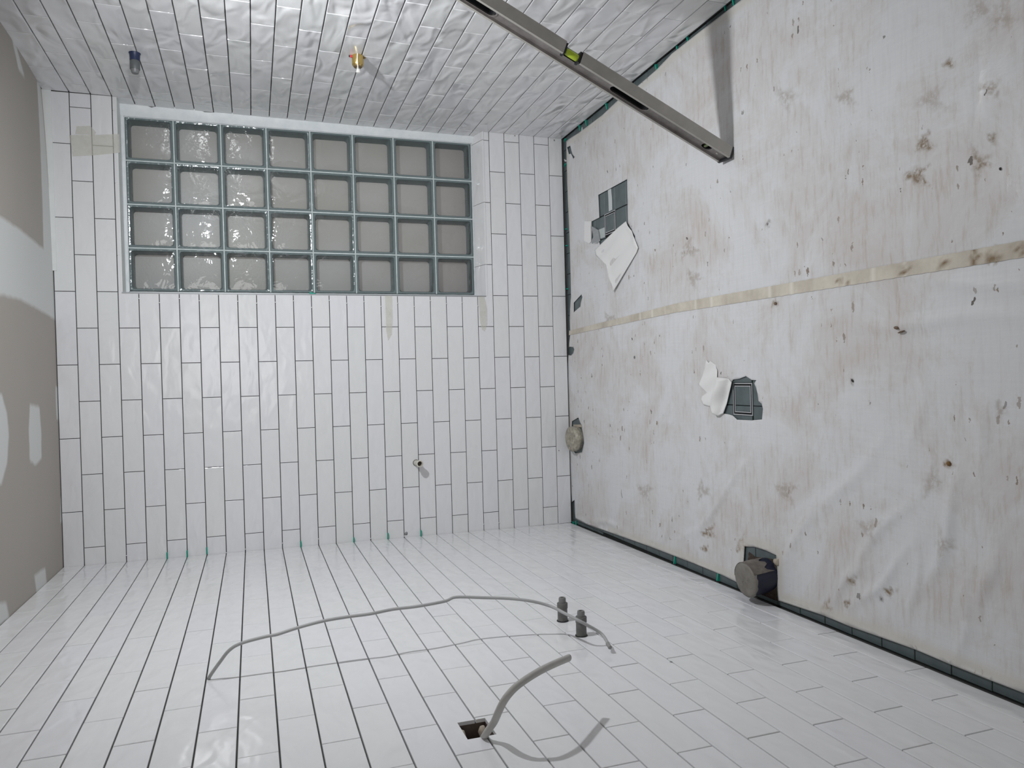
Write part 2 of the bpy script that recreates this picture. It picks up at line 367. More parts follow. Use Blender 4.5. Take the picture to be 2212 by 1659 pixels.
def quad_slab(name, pts, n, th, m):
    # polygon pts (3D), extruded by th against n
    vs = [Vector(p) for p in pts] + [Vector(p) - Vector(n) * th for p in pts]; k = len(pts)
    fs = [tuple(range(k)), tuple(range(2 * k - 1, k - 1, -1))] + [(i, i + k, (i + 1) % k + k, (i + 1) % k) for i in range(k)]
    me = pyd(name, vs, fs, m); bm = bmesh.new(); bm.from_mesh(me); bmesh.ops.recalc_face_normals(bm, faces=bm.faces); bm.to_mesh(me); bm.free(); return me

# ------------------------------------------------------------------ structure
YB = -4.25
TH = 0.0075                        # tile and adhesive thickness in front of the backing
WX0, WX1, WZ0, WZ1, WD = 1.134, 1.955, 0.325 + FIT, 1.915 + FIT, 0.10   # window opening
# socket cut-out in the left wall
su0, sv0 = uv_of(LEFT, on_frame(LEFT, 988, 1560)); su1, sv1 = uv_of(LEFT, on_frame(LEFT, 1072, 1587))
sock = (su0 + 0.003, su1 - 0.001, sv1 - 0.001, sv0 + 0.001)
def frame_box(F, u0, u1, v0, v1, n0, n1, m, name='box'):
    ps = [F.p(u, v, n) for n in (n0, n1) for (u, v) in ((u0, v0), (u1, v0), (u1, v1), (u0, v1))]
    me = pyd(name, ps, [(0, 1, 2, 3), (4, 5, 6, 7), (0, 1, 5, 4), (1, 2, 6, 5), (2, 3, 7, 6), (3, 0, 4, 7)], m)
    bm = bmesh.new(); bm.from_mesh(me); bmesh.ops.recalc_face_normals(bm, faces=bm.faces); bm.to_mesh(me); bm.free(); return me
cut_s = frame_box(LEFT, sock[0], sock[1], sock[2], sock[3], -0.06, 0.05, BOXM)
wl = boolean(frame_box(LEFT, -0.35, -YB, -0.05, 2.35, -0.12, -TH, [SUBSTRATE, BOXM], 'wall_left'), [cut_s])
wall_left = struct('wall_left', wl, 'left wall of staggered white tiles')
wall_right = struct('wall_right', frame_box(RIGHT, -0.35, -YB, -0.05, 2.35, -0.12, -TH, SUBSTRATE, 'wall_right'), 'right wall of wavy white tiles')
cw = box_mesh('c', (WX0 - 0.001, -0.1, WZ0 - 0.004), (WX1 + 0.3, 0.5, WZ1 + 0.002), SUBSTRATE)
wall_far = struct('wall_far', boolean(box_mesh('wall_far', (-0.15, TH, -0.05), (2.1, 0.30, 2.35), SUBSTRATE), [cw]), 'far wall of staggered white tiles around the window')
struct('wall_back', box_mesh('wall_back', (-0.2, YB - 0.1, -0.05), (2.2, YB, 2.35), BACKWALL))
floor = struct('floor', box_mesh('floor', (-0.15, YB, -0.09), (2.15, 0.2, -0.004), FLOORGROUT), 'small dark slate tiles under the protective sheet')

# ceiling with filler patches
def poly_dist(P, poly):
    # signed distance, positive inside
    poly = np.asarray(poly); n = len(poly); d = np.full(len(P), 1e9); ins = np.zeros(len(P), bool)
    for i in range(n):
        a, b = poly[i], poly[(i + 1) % n]; e = b - a; w_ = P - a
        t = np.clip((w_ @ e) / (e @ e + 1e-12), 0, 1); d = np.minimum(d, np.linalg.norm(w_ - t[:, None] * e, axis=1))
        c = ((a[1] > P[:, 1]) != (b[1] > P[:, 1])) & (P[:, 0] < (b[0] - a[0]) * (P[:, 1] - a[1]) / (b[1] - a[1] + 1e-15) + a[0])
        ins ^= c
    return np.where(ins, d, -d)
def grid(xs, ys):
    X, Y = np.meshgrid(xs, ys); nx, ny = len(xs), len(ys)
    idx = np.arange(nx * ny).reshape(ny, nx)
    f = np.stack([idx[:-1, :-1], idx[:-1, 1:], idx[1:, 1:], idx[1:, :-1]], -1).reshape(-1, 4)
    return X.ravel(), Y.ravel(), f
gx, gy, gf = grid(np.linspace(-0.08, 2.08, 140), np.concatenate([np.linspace(YB, -1.4, 20)[:-1], np.linspace(-1.4, 0.02, 120)]))
gz = H_CEIL + 0.020 * np.clip(gx / 1.95, 0, 1) ** 6 * np.exp(np.minimum(gy, 0) / 0.25)
cpoly = [[(-60, 438), (0, 470), (40, 497), (95, 541), (125, 560), (132, 700), (118, 690), (95, 676), (75, 664), (40, 646), (0, 636), (-60, 630)],
         [(62, 875), (82, 880), (86, 925), (87, 990), (74, 1004), (62, 995), (60, 930)],
         [(-25, 850), (0, 852), (12, 895), (16, 940), (12, 1000), (0, 1046), (-30, 1046)],
         [(118, 836), (129, 840), (131, 910), (120, 905)], [(129, 1075), (139, 1080), (138, 1120), (128, 1130)],
         [(72, 1245), (95, 1228), (99, 1268), (78, 1290)], [(26, 85), (28, 72), (54, 168), (40, 148)], [(-10, 1305), (10, 1303), (17, 1338), (-8, 1352)],
         [(95, 160), (105, 400), (125, 560), (93, 560), (90, 400), (86, 180)]]
GP = np.stack([gx, gy], 1); sk = np.full(len(gx), -1.0)
for cp in cpoly:
    q = [tuple(on_z(x, y, H_CEIL + 0.004)[:2]) for x, y in cp]
    sk = np.maximum(sk, poly_dist(GP, q))
skim = np.clip(sk / 0.02 * 0.5 + 0.5, 0, 1)
me = pyd('ceiling', np.stack([gx, gy, gz], 1), [tuple(reversed(f)) for f in gf.tolist()], CEIL, True)
at = me.attributes.new('skim', 'FLOAT', 'POINT'); at.data.foreach_set('value', skim.astype(np.float32))
ceiling = struct('ceiling', me, 'grey plasterboard ceiling with white filler patches')
link('ceiling_slab', box_mesh('ceiling_slab', (-0.15, YB, 2.30), (2.15, 0.1, 2.36), PLASTER), ceiling)
# plaster bead above the top tile course and down the window side
p = []
for i in range(25):
    X = 1.20 + (1.94 - 1.20) * i / 24; t = i / 24
    p.append((X, 0, 2.258 + 0.004 * math.sin(i * 1.7))); 
trim = frame_box(FAR, 1.22, 1.953, 2.2585, 2.296, -0.004, 0.003, PLASTER, 'trim')
struct('trim_1', trim, 'white plaster strip above the top tile course')

# ------------------------------------------------------------------ wall tiles
tile_cache = {}
def tile_mesh(w_, h_, tm=None):
    tm = tm or TILE; key = (round(w_, 3), round(h_, 3), tm.name)
    if key in tile_cache: return tile_cache[key]
    bm = bmesh.new(); bmesh.ops.create_cube(bm, size=1)
    for v in bm.verts: v.co = Vector((v.co.x * w_, v.co.y * h_, (v.co.z - 0.5) * TH))
    top = [e for e in bm.edges if all(v.co.z > -1e-6 for v in e.verts)]
    bmesh.ops.bevel(bm, geom=top, offset=min(0.0016 if tm is TILE else 0.0026, h_ * .2, w_ * .2), segments=2, affect='EDGES', profile=0.5)
    bmesh.ops.recalc_face_normals(bm, faces=bm.faces)
    me = bm_mesh('tile', bm, tm, True); me.set_sharp_from_angle(angle=math.radians(15))
    tile_cache[key] = me; return me
GAPV, GAPH = 0.0031, 0.0024
def lay(parent, F, joints_of_row, umin, umax, vtop, vbot, window=None, holes=(), umax_row=None):
    n = 0; rest_v, rest_f = [], []
    for r in range(0, 29):
        v1 = vtop if r == 0 else zk(r); v0 = vbot if r == 28 else zk(r + 1)
        js = [umin] + [j for j in joints_of_row(r) if umin + 0.006 < j < umax - 0.006] + [umax]
        for a, b in zip(js[:-1], js[1:]):
            if b - a < 0.010: continue
            pieces = [(a, b, v0, v1)]
            if window:
                wu0, wu1, wv0, wv1 = window; np_ = []
                for (a_, b_, c_, d_) in pieces:
                    if b_ <= wu0 or a_ >= wu1 or d_ <= wv0 or c_ >= wv1: np_.append((a_, b_, c_, d_)); continue
                    if c_ >= wv0 and d_ <= wv1:                        # full rows at the window: clip sideways
                        if a_ < wu0: np_.append((a_, wu0, c_, d_))
                        continue
                    if a_ < wu0 - 0.02 and b_ > wu0: np_.append(('L', a_, b_, c_, d_)); continue
                    if d_ > wv1: np_.append((a_, b_, max(c_, wv1), d_))
                    if c_ < wv0: np_.append((a_, b_, c_, min(d_, wv0)))
                pieces = np_
            for q in pieces:
                cutw = q[0] == 'L'
                if cutw: q = q[1:]
                a_, b_, c_, d_ = q
                g0 = 0.0006 if a_ == umin else GAPH / 2; g1 = 0.0006 if b_ == umax else GAPH / 2
                a2, b2, c2, d2 = a_ + g0, b_ - g1, c_ + GAPV / 2, d_ - GAPV / 2
                if b2 - a2 < 0.006 or d2 - c2 < 0.005: continue
                me = tile_mesh(b2 - a2, d2 - c2, TILEW if F is RIGHT else TILE)
                cu, cv = (a2 + b2) / 2, (c2 + d2) / 2
                mt = F.mat(cu, cv, random.uniform(-0.0004, 0.0003)) @ Matrix.Rotation(math.radians(random.gauss(0, .12)), 4, 'X') @ Matrix.Rotation(math.radians(random.gauss(0, .07)), 4, 'Y')
                cutters = []
                if cutw: cutters.append(frame_box(F, window[0], window[1], window[2], window[3], -0.05, 0.05, TILE))
                for h in holes:
                    if a2 < h[1] and b2 > h[0] and c2 < h[3] and d2 > h[2]: cutters.append(frame_box(F, h[0], h[1], h[2], h[3], -0.05, 0.05, TILE))
                if cutters:
                    m2 = me.copy(); m2.transform(mt); m2 = boolean(m2, cutters); m2.transform(mt.inverted()); me = m2; me.name = 'tile'
                vis = False
                for uu in (a2, cu, b2):
                    for vv in (c2, d2):
                        s_ = proj(F.p(uu, vv))
                        if s_ and -6 < s_[0] < 2218 and -6 < s_[1] < 1665: vis = True
                if vis: link('tile', me, parent, mt); n += 1
                else:
                    k = len(rest_v); rest_v += [mt @ v.co for v in me.vertices]; rest_f += [tuple(i + k for i in pp.vertices) for pp in me.polygons]
    if rest_v:
        o = link('tile', pyd('tile_rest', rest_v, rest_f, TILE, False), parent); o['kind'] = 'stuff'
    return n
A0, L = 0.0798, 0.302
nf = lay(wall_far, FAR, lambda r: [A0 + (i + (0.5 if r % 2 == 0 else 0)) * L for i in range(-1, 8)], -0.009, 1.9505, 2.2705, 0.0105, window=(WX0, 2.2, WZ0, WZ1))
LS = 0.2892
nl = lay(wall_left, LEFT, lambda r: sorted([1.4068 + (i + (0.5 if r % 2 == 0 else 0)) * LS for i in range(-6, 12)]), 0.001, 4.2, 2.272, 0.0165, holes=(sock,))
nr = lay(wall_right, RIGHT, lambda r: sorted([0.6723 + (i + (0.5 if r % 2 == 0 else 0)) * LS for i in range(-4, 14)]), 0.001, 4.2, 2.291, 0.009)
print('tiles', nf, nl, nr)
# right wall: pieces running into the window recess beside the glass
for r in range(3, 24):
    v1 = min(zk(r), WZ1); v0 = max(zk(r + 1), WZ0)
    me = tile_mesh(WD - 0.012, v1 - v0 - GAPV, TILEW); link('tile', me, wall_right, RIGHT.mat(-(WD) / 2 + 0.004, (v0 + v1) / 2, 0))

# ------------------------------------------------------------------ window of glass blocks
GX0, GX1, GZ0, GZ1 = 1.150, 1.903, 0.352 + FIT, 1.900 + FIT
rs = [((WX0 - .03, WD + .003, WZ0 - .03), (2.0, WD + .085, GZ0)), ((WX0 - .03, WD + .003, GZ1), (2.0, WD + .085, WZ1 + .03)), ((WX0 - .03, WD + .003, GZ0), (GX0, WD + .085, GZ1)), ((GX1, WD + .003, GZ0), (2.0, WD + .085, GZ1))]
bmw = bmesh.new()
for lo_, hi_ in rs:
    r_ = bmesh.ops.create_cube(bmw, size=1)
    for v in r_['verts']: v.co = Vector([lo_[i] + (v.co[i] + .5) * (hi_[i] - lo_[i]) for i in range(3)])
win = struct('window_1', bm_mesh('window_1', bmw, MORTAR), 'glass block window, four blocks wide and eight high')
bw, bh = (GX1 - GX0) / 4, (GZ1 - GZ0) / 8
MJ = 0.0055
# mortar grid (bars)
def vbar(x0, x1, z0, z1): return box_mesh('mortar_joint', (x0, WD + 0.002, z0), (x1, WD + 0.085, z1), MORTAR)
for i in range(1, 4): link('mortar_joint', vbar(GX0 + i * bw - MJ / 2, GX0 + i * bw + MJ / 2, GZ0, GZ1), win)
for j in range(1, 8):
    z = GZ0 + j * bh
    for i in range(4): link('mortar_joint', vbar(GX0 + i * bw + MJ / 2, GX0 + (i + 1) * bw - MJ / 2, z - MJ / 2, z + MJ / 2), win)
hw, hh = (bw - MJ) / 2, (bh - MJ) / 2
def ring(name, rings, m, smooth=False):
    # rings: list of (halfw, halfh, cornerradius, y)
    vs, fs = [], []; k = 5
    for (a, b, r, y) in rings:
        for cx, cz, s0 in ((a - r, b - r, 0), (-a + r, b - r, 90), (-a + r, -b + r, 180), (a - r, -b + r, 270)):
            for q in range(k): g = math.radians(s0 + 90 * q / (k - 1)); vs.append((cx + r * math.cos(g), y, cz + r * math.sin(g)))
    N = 4 * k
    for j in range(len(rings) - 1):
        for i in range(N): fs.append((j * N + i, j * N + (i + 1) % N, (j + 1) * N + (i + 1) % N, (j + 1) * N + i))
    return vs, fs, N
vs, fs, N = ring('r', [(hw, hh, .004, 0.075), (hw, hh, .004, 0.003), (hw - .003, hh - .003, .006, 0.0), (hw - .008, hh - .008, .010, 0.001), (hw - .012, hh - .012, .012, 0.010), (hw - .016, hh - .016, .014, 0.068)], RIM)
rim_me = pyd('rim', vs, fs, RIM, True); rim_me.set_sharp_from_angle(angle=math.radians(35))
# front pane: gently domed grid
gv, gfc = [], []; NG = 9
for j in range(NG):
    for i in range(NG):
        a = -1 + 2 * i / (NG - 1); b = -1 + 2 * j / (NG - 1)
        gv.append((a * (hw - .009), 0.0015 - 0.004 * (1 - a ** 4) * (1 - b ** 4), b * (hh - .009)))
for j in range(NG - 1):
    for i in range(NG - 1): gfc.append((j * NG + i, j * NG + i + 1, (j + 1) * NG + i + 1, (j + 1) * NG + i))
front_me = pyd('front_pane', gv, gfc, GLASS, True)
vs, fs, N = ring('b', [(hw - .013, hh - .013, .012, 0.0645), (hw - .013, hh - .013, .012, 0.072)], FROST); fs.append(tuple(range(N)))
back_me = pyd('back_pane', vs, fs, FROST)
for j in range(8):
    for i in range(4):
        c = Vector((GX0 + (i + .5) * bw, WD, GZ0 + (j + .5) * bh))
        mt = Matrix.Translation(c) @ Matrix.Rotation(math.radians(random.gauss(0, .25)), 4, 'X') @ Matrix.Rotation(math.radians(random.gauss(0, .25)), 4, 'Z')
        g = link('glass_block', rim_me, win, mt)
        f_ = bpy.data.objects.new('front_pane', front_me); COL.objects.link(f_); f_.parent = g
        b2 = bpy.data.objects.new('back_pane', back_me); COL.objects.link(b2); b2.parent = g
# sill, head and side finishes
x = WX0
sill_j = [WX0] + [A0 + (i + 0.0) * L for i in range(3, 8) if WX0 + 0.02 < A0 + i * L < 1.93] + [1.948]
for a, b in zip(sill_j[:-1], sill_j[1:]):
    me = pyd('sill_tile', [(a + .001, -0.002, WZ0 - .0015), (b - .001, -0.002, WZ0 - .0015), (b - .001, WD + .004, GZ0 - .003), (a + .001, WD + .004, GZ0 - .003),
                           (a + .001, -0.002, WZ0 - .009), (b - .001, -0.002, WZ0 - .009), (b - .001, WD + .004, GZ0 - .02), (a + .001, WD + .004, GZ0 - .02)],
             [(0, 1, 2, 3), (7, 6, 5, 4), (4, 5, 1, 0), (5, 6, 2, 1), (6, 7, 3, 2), (7, 4, 0, 3)], TILE)
    link('sill_tile', me, win)
def wavy_strip(name, p0, p1, out, wid, m, amp=0.0012, n=60, depth=None):
    # strip from p0 to p1; 'out' vector = width direction, 'depth' = thickness direction
    p0, p1, out, depth = Vector(p0), Vector(p1), Vector(out), Vector(depth); vs, fs = [], []
    for i in range(n + 1):
        q = p0.lerp(p1, i / n); wv_ = wid * (1 + 0.12 * math.sin(i * 0.77) + 0.1 * random.uniform(-1, 1)); dz = depth * (1 + 0.25 * math.sin(i * 1.3 + 1))
        vs += [q, q + out * wv_ * .5 + dz, q + out * wv_ + dz * .3]
    for i in range(n):
        a = i * 3; fs += [(a, a + 1, a + 4, a + 3), (a + 1, a + 2, a + 5, a + 4)]
    return pyd(name, vs, fs, m, True)
# sealant beside the right wall (between tiles and glass)
xr = RIGHT.p(-WD, 1.2, 0).x
for z0, z1 in ((GZ0 - 0.02, GZ1 + 0.02),):
    link('sealant_strip', wavy_strip('sealant_strip', (GX1 - 0.001, WD - 0.004, z0), (GX1 - 0.001, WD - 0.004, z1), (1, -0.35, 0), 0.048, SILICONE, depth=(0, -0.006, 0)), win)
link('sealant_strip', box_mesh('sealant_strip', (GX1 - .004, WD + .001, GZ0 - .02), (xr + .03, WD + .08, GZ1 + .03), SILICONE), win)
# head reveal
link('head_reveal', box_mesh('head_reveal', (WX0, 0.002, WZ1 - 0.003), (WX1, WD + 0.01, WZ1 + 0.012), PLASTER), win)
link('sealant_strip', wavy_strip('sealant_strip', (WX0, WD - 0.004, WZ1 - 0.002), (WX1 - .03, WD - 0.004, WZ1 - 0.002), (0, 0.05, -1), 0.012, SILICONE, depth=(0, -0.004, 0)), win)
link('head_reveal', box_mesh('head_reveal', (WX0, WD, GZ1 - 0.002), (WX1, WD + .06, WZ1 + .03), SILICONE), win)
link('jamb_reveal', box_mesh('jamb_reveal', (WX0 - 0.006, 0.003, WZ0), (WX0 - .0005, WD + .08, WZ1), TILE), win)
link('jamb_reveal', box_mesh('jamb_reveal', (WX0 - 0.002, WD, WZ0), (GX0, WD + .08, WZ1), MORTAR), win)
link('jamb_trim', box_mesh('jamb_trim', (WX0 - 0.0025, -0.003, WZ0), (WX0 + .0015, 0.004, WZ1), mat('grey_edge_trim', (0.33, 0.34, 0.35), 0.4, 0.4)), win)

# ------------------------------------------------------------------ floor tiles that show
XJ = [1.454 + 0.1035 * n for n in range(-15, 6)]
YJ = [-1.671 + 0.1025 * n for n in range(-26, 18)]
ft_cache = {}
def ftile(w_, h_):
    k = (round(w_, 3), round(h_, 3))
    if k not in ft_cache:
        bm = bmesh.new(); bmesh.ops.create_cube(bm, size=1)
        for v in bm.verts: v.co = Vector((v.co.x * w_, v.co.y * h_, (v.co.z - .5) * .006))
        bmesh.ops.bevel(bm, geom=[e for e in bm.edges if all(v.co.z > -1e-6 for v in e.verts)], offset=0.0012, segments=1, affect='EDGES')
        ft_cache[k] = bm_mesh('floor_tile', bm, FLOORTILE)
    return ft_cache[k]
xw = lambda y, z=0: (LEFT.p(-y, z).x, RIGHT.p(-y, z).x)
DR1 = (1.362, 1.456, -0.547, -0.440); DR2 = (0.594, 0.700, -1.471, -1.368)
holes_px = {
 'a': [(1293,421),(1355,387),(1356.5,440),(1357,482),(1372,510),(1372,520),(1330,560),(1297,532),(1295,523),(1283,525),(1278,523),(1279,478),(1295,470),(1294,445)],
 'b': [(1579.5,827),(1584,820),(1597.5,818),(1612,812.5),(1624.7,821),(1634.6,821),(1630,828),(1633.7,837),(1637,850),(1639,866),(1646,872),(1649,883),(1647,906),(1624.7,908),(1593,906.5),(1584,898),(1575,895),(1561,893),(1566,873),(1573,850)],
 'c': [(1236,910),(1250,902),(1256,918),(1260,940),(1262,957),(1258,977),(1244,979),(1234,970)],
 'd': [(1225.5,318),(1232.5,315),(1237,334),(1242,339),(1239,343),(1234,332),(1229.5,333)],
 'e': [(1240,654),(1256.5,636),(1258.5,642),(1255,655),(1254.5,662),(1240,675)],
 'f': [(1226,752),(1231,749),(1239,750),(1241,755),(1239,763),(1234,768),(1226,766)]}
holes = {k: [tuple(on_z(x, y, 0.003)[:2]) for x, y in v] for k, v in holes_px.items()}
edge_far = [(1224,305),(1224,330),(1225,380),(1228,450),(1231,520),(1233,600),(1234,640),(1232,665),(1231,690),(1232,720),(1230,745),(1228,790),(1227.5,850),(1230,880),(1229,960),(1232,1000),(1234,1050),(1236,1085),(1241.5,1080),(1242,1105),(1243.5,1120)]
edge_left = [(1270,1133),(1330,1154),(1400,1178),(1446,1196),(1500,1217),(1560,1242),(1600,1260),(1606,1262),(1610,1180),(1630,1181),(1655,1188),(1678,1199),(1681,1235),(1681,1270),(1683,1297),(1778.6,1328),(1839,1353),(1905,1375.7),(1976,1402),(2054.5,1434),(2143,1469),(2212,1496)]
edge_right = [(1602,0),(1568,28),(1515,68),(1454,116),(1419,152),(1373,192),(1335,219),(1302.5,249),(1252,286),(1229,301)]
outline = [tuple(on_z(x, y, 0.003)[:2]) for x, y in edge_far + edge_left]
outline += [(0.035, -2.75), (0.04, YB + 0.03), (1.9, YB + 0.03), (1.93, -1.75)]
outline += [tuple(on_z(x, y, 0.003)[:2]) for x, y in edge_right]
def hole_d(P):
    d = np.full(len(P), -1.0)
    for h in holes.values(): d = np.maximum(d, poly_dist(P, h))
    return d
cnt = 0
for i in range(len(XJ) - 1):
    for j in range(len(YJ) - 1):
        x0, x1, y0, y1 = XJ[i], XJ[i + 1], YJ[j], YJ[j + 1]
        xl, xr_ = xw((y0 + y1) / 2)
        x0 = max(x0, xl - .003); x1 = min(x1, xr_ + .003); y1 = min(y1, 0.004)
        if x1 - x0 < .01 or y1 - y0 < .008 or y0 < -2.75: continue
        g = np.array([(x0 + (x1 - x0) * a, y0 + (y1 - y0) * b) for a in (0, .25, .5, .75, 1) for b in (0, .25, .5, .75, 1)])
        if not ((poly_dist(g, outline) < 0.01).any() or (hole_d(g) > -0.01).any()): continue
        dx = 0.0012
        for D in (DR1, DR2):                           # trim tiles that meet a drain frame
            ox = min(x1, D[1]) - max(x0, D[0]); oy = min(y1, D[3]) - max(y0, D[2])
            if ox > 0.0 and oy > 0.0:
                if ox < 0.3 * (x1 - x0) or (x1 - x0) - ox > 0.02 and oy > .6 * (y1 - y0):
                    if x0 < D[0]: x1 = D[0]
                    else: x0 = D[1]
                elif oy < 0.5 * (y1 - y0):
                    if y0 < D[2]: y1 = D[2]
                    else: y0 = D[3]
                else: x1 = x0
        if x1 - x0 < .012 or y1 - y0 < .012: continue
        o = link('floor_tile', ftile(x1 - x0 - 2 * dx, y1 - y0 - 2 * dx), floor, Matrix.Translation(((x0 + x1) / 2, (y0 + y1) / 2, random.uniform(-.0003, .0003)))); cnt += 1
print('floor tiles', cnt)

# ------------------------------------------------------------------ protective sheet
step = 0.0085
import time; t0 = time.time()
pts = [Vector((x, y)) for x, y in outline]; edges = [(i, (i + 1) % len(outline)) for i in range(len(outline))]
loops = []
for h in holes.values():
    k = len(pts); pts += [Vector(q) for q in h]; edges += [(k + i, k + (i + 1) % len(h)) for i in range(len(h))]
gx1, gy1 = np.meshgrid(np.arange(0.0, 1.96, step), np.concatenate([np.arange(-4.2, -2.7, 0.05), np.arange(-2.7, 0.0, step)])); G = np.stack([gx1.ravel(), gy1.ravel()], 1)
G[:, 0] += rng.uniform(-.2, .2, len(G)) * step; G[:, 1] += rng.uniform(-.2, .2, len(G)) * step
keep = (poly_dist(G, outline) > step * .45) & (hole_d(G) < -step * .3)
G = G[keep]; pts += [Vector(q) for q in G.tolist()]
vs_, es_, fs_, *_r = delaunay_2d_cdt(pts, edges, [], 0, 1e-6)
V = np.array([tuple(v) for v in vs_]); Fc = np.array([f for f in fs_ if len(f) == 3])
cen = V[Fc].mean(1); ok = (poly_dist(cen, outline) > 0) & (hole_d(cen) < 0); Fc = Fc[ok]
print('sheet', len(V), len(Fc), time.time() - t0)
def creases(P):
    z = 0.0045 + 0.0006 * np.sin(P[:, 0] * 23 + 2 * np.sin(P[:, 1] * 9)) * np.sin(P[:, 1] * 17)
    segs = [((1620,1000),(1500,1160),.0040,.012),((1900,960),(1760,1130),.0038,.020),((1760,1080),(1690,1250),.0045,.016),((1960,1090),(1840,1230),.0050,.016),
            ((2075,1050),(2020,1240),.0065,.016),((1860,1230),(1790,1310),.0050,.012),((1960,1200),(1860,1300),.0050,.014),((2100,1260),(2080,1390),.0045,.013),
            ((1480,1090),(1420,1180),.0040,.012),((1560,1090),(1470,1170),.0030,.012),((2150,1180),(2120,1330),.0045,.018),((1700,960),(1690,1080),.0030,.014),
            ((1985,1180),(1975,1330),.0040,.012),((1750,60),(1640,350),.0012,.004),((1940,170),(1950,260),.0015,.004),((2105,0),(2115,290),.0015,.006),
            ((1680,400),(1688,520),.0012,.005),((2000,820),(1975,960),.0020,.014),((2140,880),(2110,1020),.0030,.018),((1280,1120),(1340,1140),.004,.012),((1850,700),(2180,690),.0030,.016),((1900,600),(2200,610),.0020,.014)]
    for a, b, hgt, wd in segs:
        a = np.array(on_z(*a)[:2]); b = np.array(on_z(*b)[:2]); e = b - a; w_ = P - a
        t = (w_ @ e) / (e @ e); tc = np.clip(t, 0, 1); wob = 0.010 * np.sin(t * 5 + a[0] * 30)
        nrm = np.array([-e[1], e[0]]) / np.linalg.norm(e)
        d = (P - a - tc[:, None] * e) @ nrm + wob; along = np.where((t > 0) & (t < 1), 0, np.linalg.norm(P - a - tc[:, None] * e, axis=1))
        z += 1.7 * hgt * np.exp(-(d / wd) ** 2) * np.exp(-(along / 0.05) ** 2) * (0.4 + 0.6 * np.sin(np.pi * tc))
    ed = poly_dist(P, outline); z += 0.004 * np.exp(-(np.maximum(ed, 0) / 0.02) ** 2) * (0.5 + 0.5 * np.sin(P[:, 1] * 40))
    z -= 0.0022 * np.exp(-((P[:, 0] - 0.98) / .03) ** 2)
    return np.maximum(z, 0.0030)
Z = creases(V)
me = pyd('protective_sheet', np.column_stack([V, Z]), Fc.tolist(), SHEET, True)
def blobs(lst, P, sharp=1.0):
    f = np.zeros(len(P))
    for (x, y, r) in lst:
        c = np.array(on_z(x, y)[:2]); ex = np.array(on_z(x, y + r)[:2]) - c; ey = np.array(on_z(x + r, y)[:2]) - c
        A = np.linalg.inv(np.array([ex, ey]).T); q = (P - c) @ A.T; d = np.linalg.norm(q, axis=1); an = np.arctan2(q[:, 1], q[:, 0]); ph = x * .37 + y * .11
        d = d * (1 + sharp * (.28 * np.sin(an * 3 + ph) + .2 * np.sin(an * 5 + ph * 2) + .15 * np.sin(an * 9 + ph * 3))) + .12 * sharp * np.sin(q[:, 0] * 7 + ph) * np.sin(q[:, 1] * 6 + ph); f = np.maximum(f, np.clip((1.25 - d) / (0.45 if r < 18 else .9), 0, 1))
    return f
stain = blobs([(2001,311,15),(1984,380,17),(2119,352,21),(2148,298,9),(2144,190,13),(1675,656,6),(1533,1150,9),(1606,1177,11),(1525,1185,6),(1925,1279,8),(1844,1254,6),(1789,1310,9),(1834,1303,6),(2054,136,8)], V)
stain = np.maximum(stain, 0.45 * blobs([(2019,1043,22),(1880,1140,20),(1830,210,14),(1700,210,20),(2015,215,24),(2120,20,30),(2165,40,26),(1320,690,10),(1490,540,14),(1500,600,12),(2165,885,12),(2045,1175,20),(1700,1060,16),(1520,1060,12),(1395,1060,12)], V))
blot = blobs([(1909,1293,3.5),(1842,822,4),(2209,538,9),(1661,485,5),(2002,1100,3)], V)
rust = blobs([(2051,1001,7),(2148,556,12)], V)
ed = poly_dist(V, outline)
hem = np.exp(-((ed - 0.014) / 0.016) ** 2) * ((V[:, 0] < 0.5) & (V[:, 1] < -0.4) | (V[:, 0] > 1.4) & (V[:, 1] < -0.02))
for nm, a in (('stain', stain), ('blot', blot), ('rust', rust), ('hem', hem)):
    t_ = me.attributes.new(nm, 'FLOAT', 'POINT'); t_.data.foreach_set('value', a.astype(np.float32))
sheet = link('protective_sheet', me)
tag(sheet, 'dirty white protective fabric sheet covering the whole tiled floor', 'floor covering')
sol = sheet.modifiers.new('thickness', 'SOLIDIFY'); sol.thickness = 0.0014; sol.offset = -1
def sheet_z(P): return creases(np.asarray(P, float).reshape(-1, 2))

def poly_patch(name, poly, m, zf, parent=None, res=0.008):
    # triangulated thin patch over a polygon with height function zf(P)
    poly = np.asarray(poly); lo, hi = poly.min(0), poly.max(0)
    a, b = np.meshgrid(np.arange(lo[0], hi[0], res), np.arange(lo[1], hi[1], res)); g = np.stack([a.ravel(), b.ravel()], 1)
    g = g[poly_dist(g, poly) > res * .4]
    P = [Vector(q) for q in poly.tolist()] + [Vector(q) for q in g.tolist()]
    v, e, f, *_ = delaunay_2d_cdt(P, [(i, (i + 1) % len(poly)) for i in range(len(poly))], [], 0, 1e-6)
    v = np.array([tuple(q) for q in v]); f = np.array([q for q in f if len(q) == 3]); f = f[poly_dist(v[f].mean(1), poly) > 0]
    return pyd(name, np.column_stack([v, zf(v)]), f.tolist(), m, True)

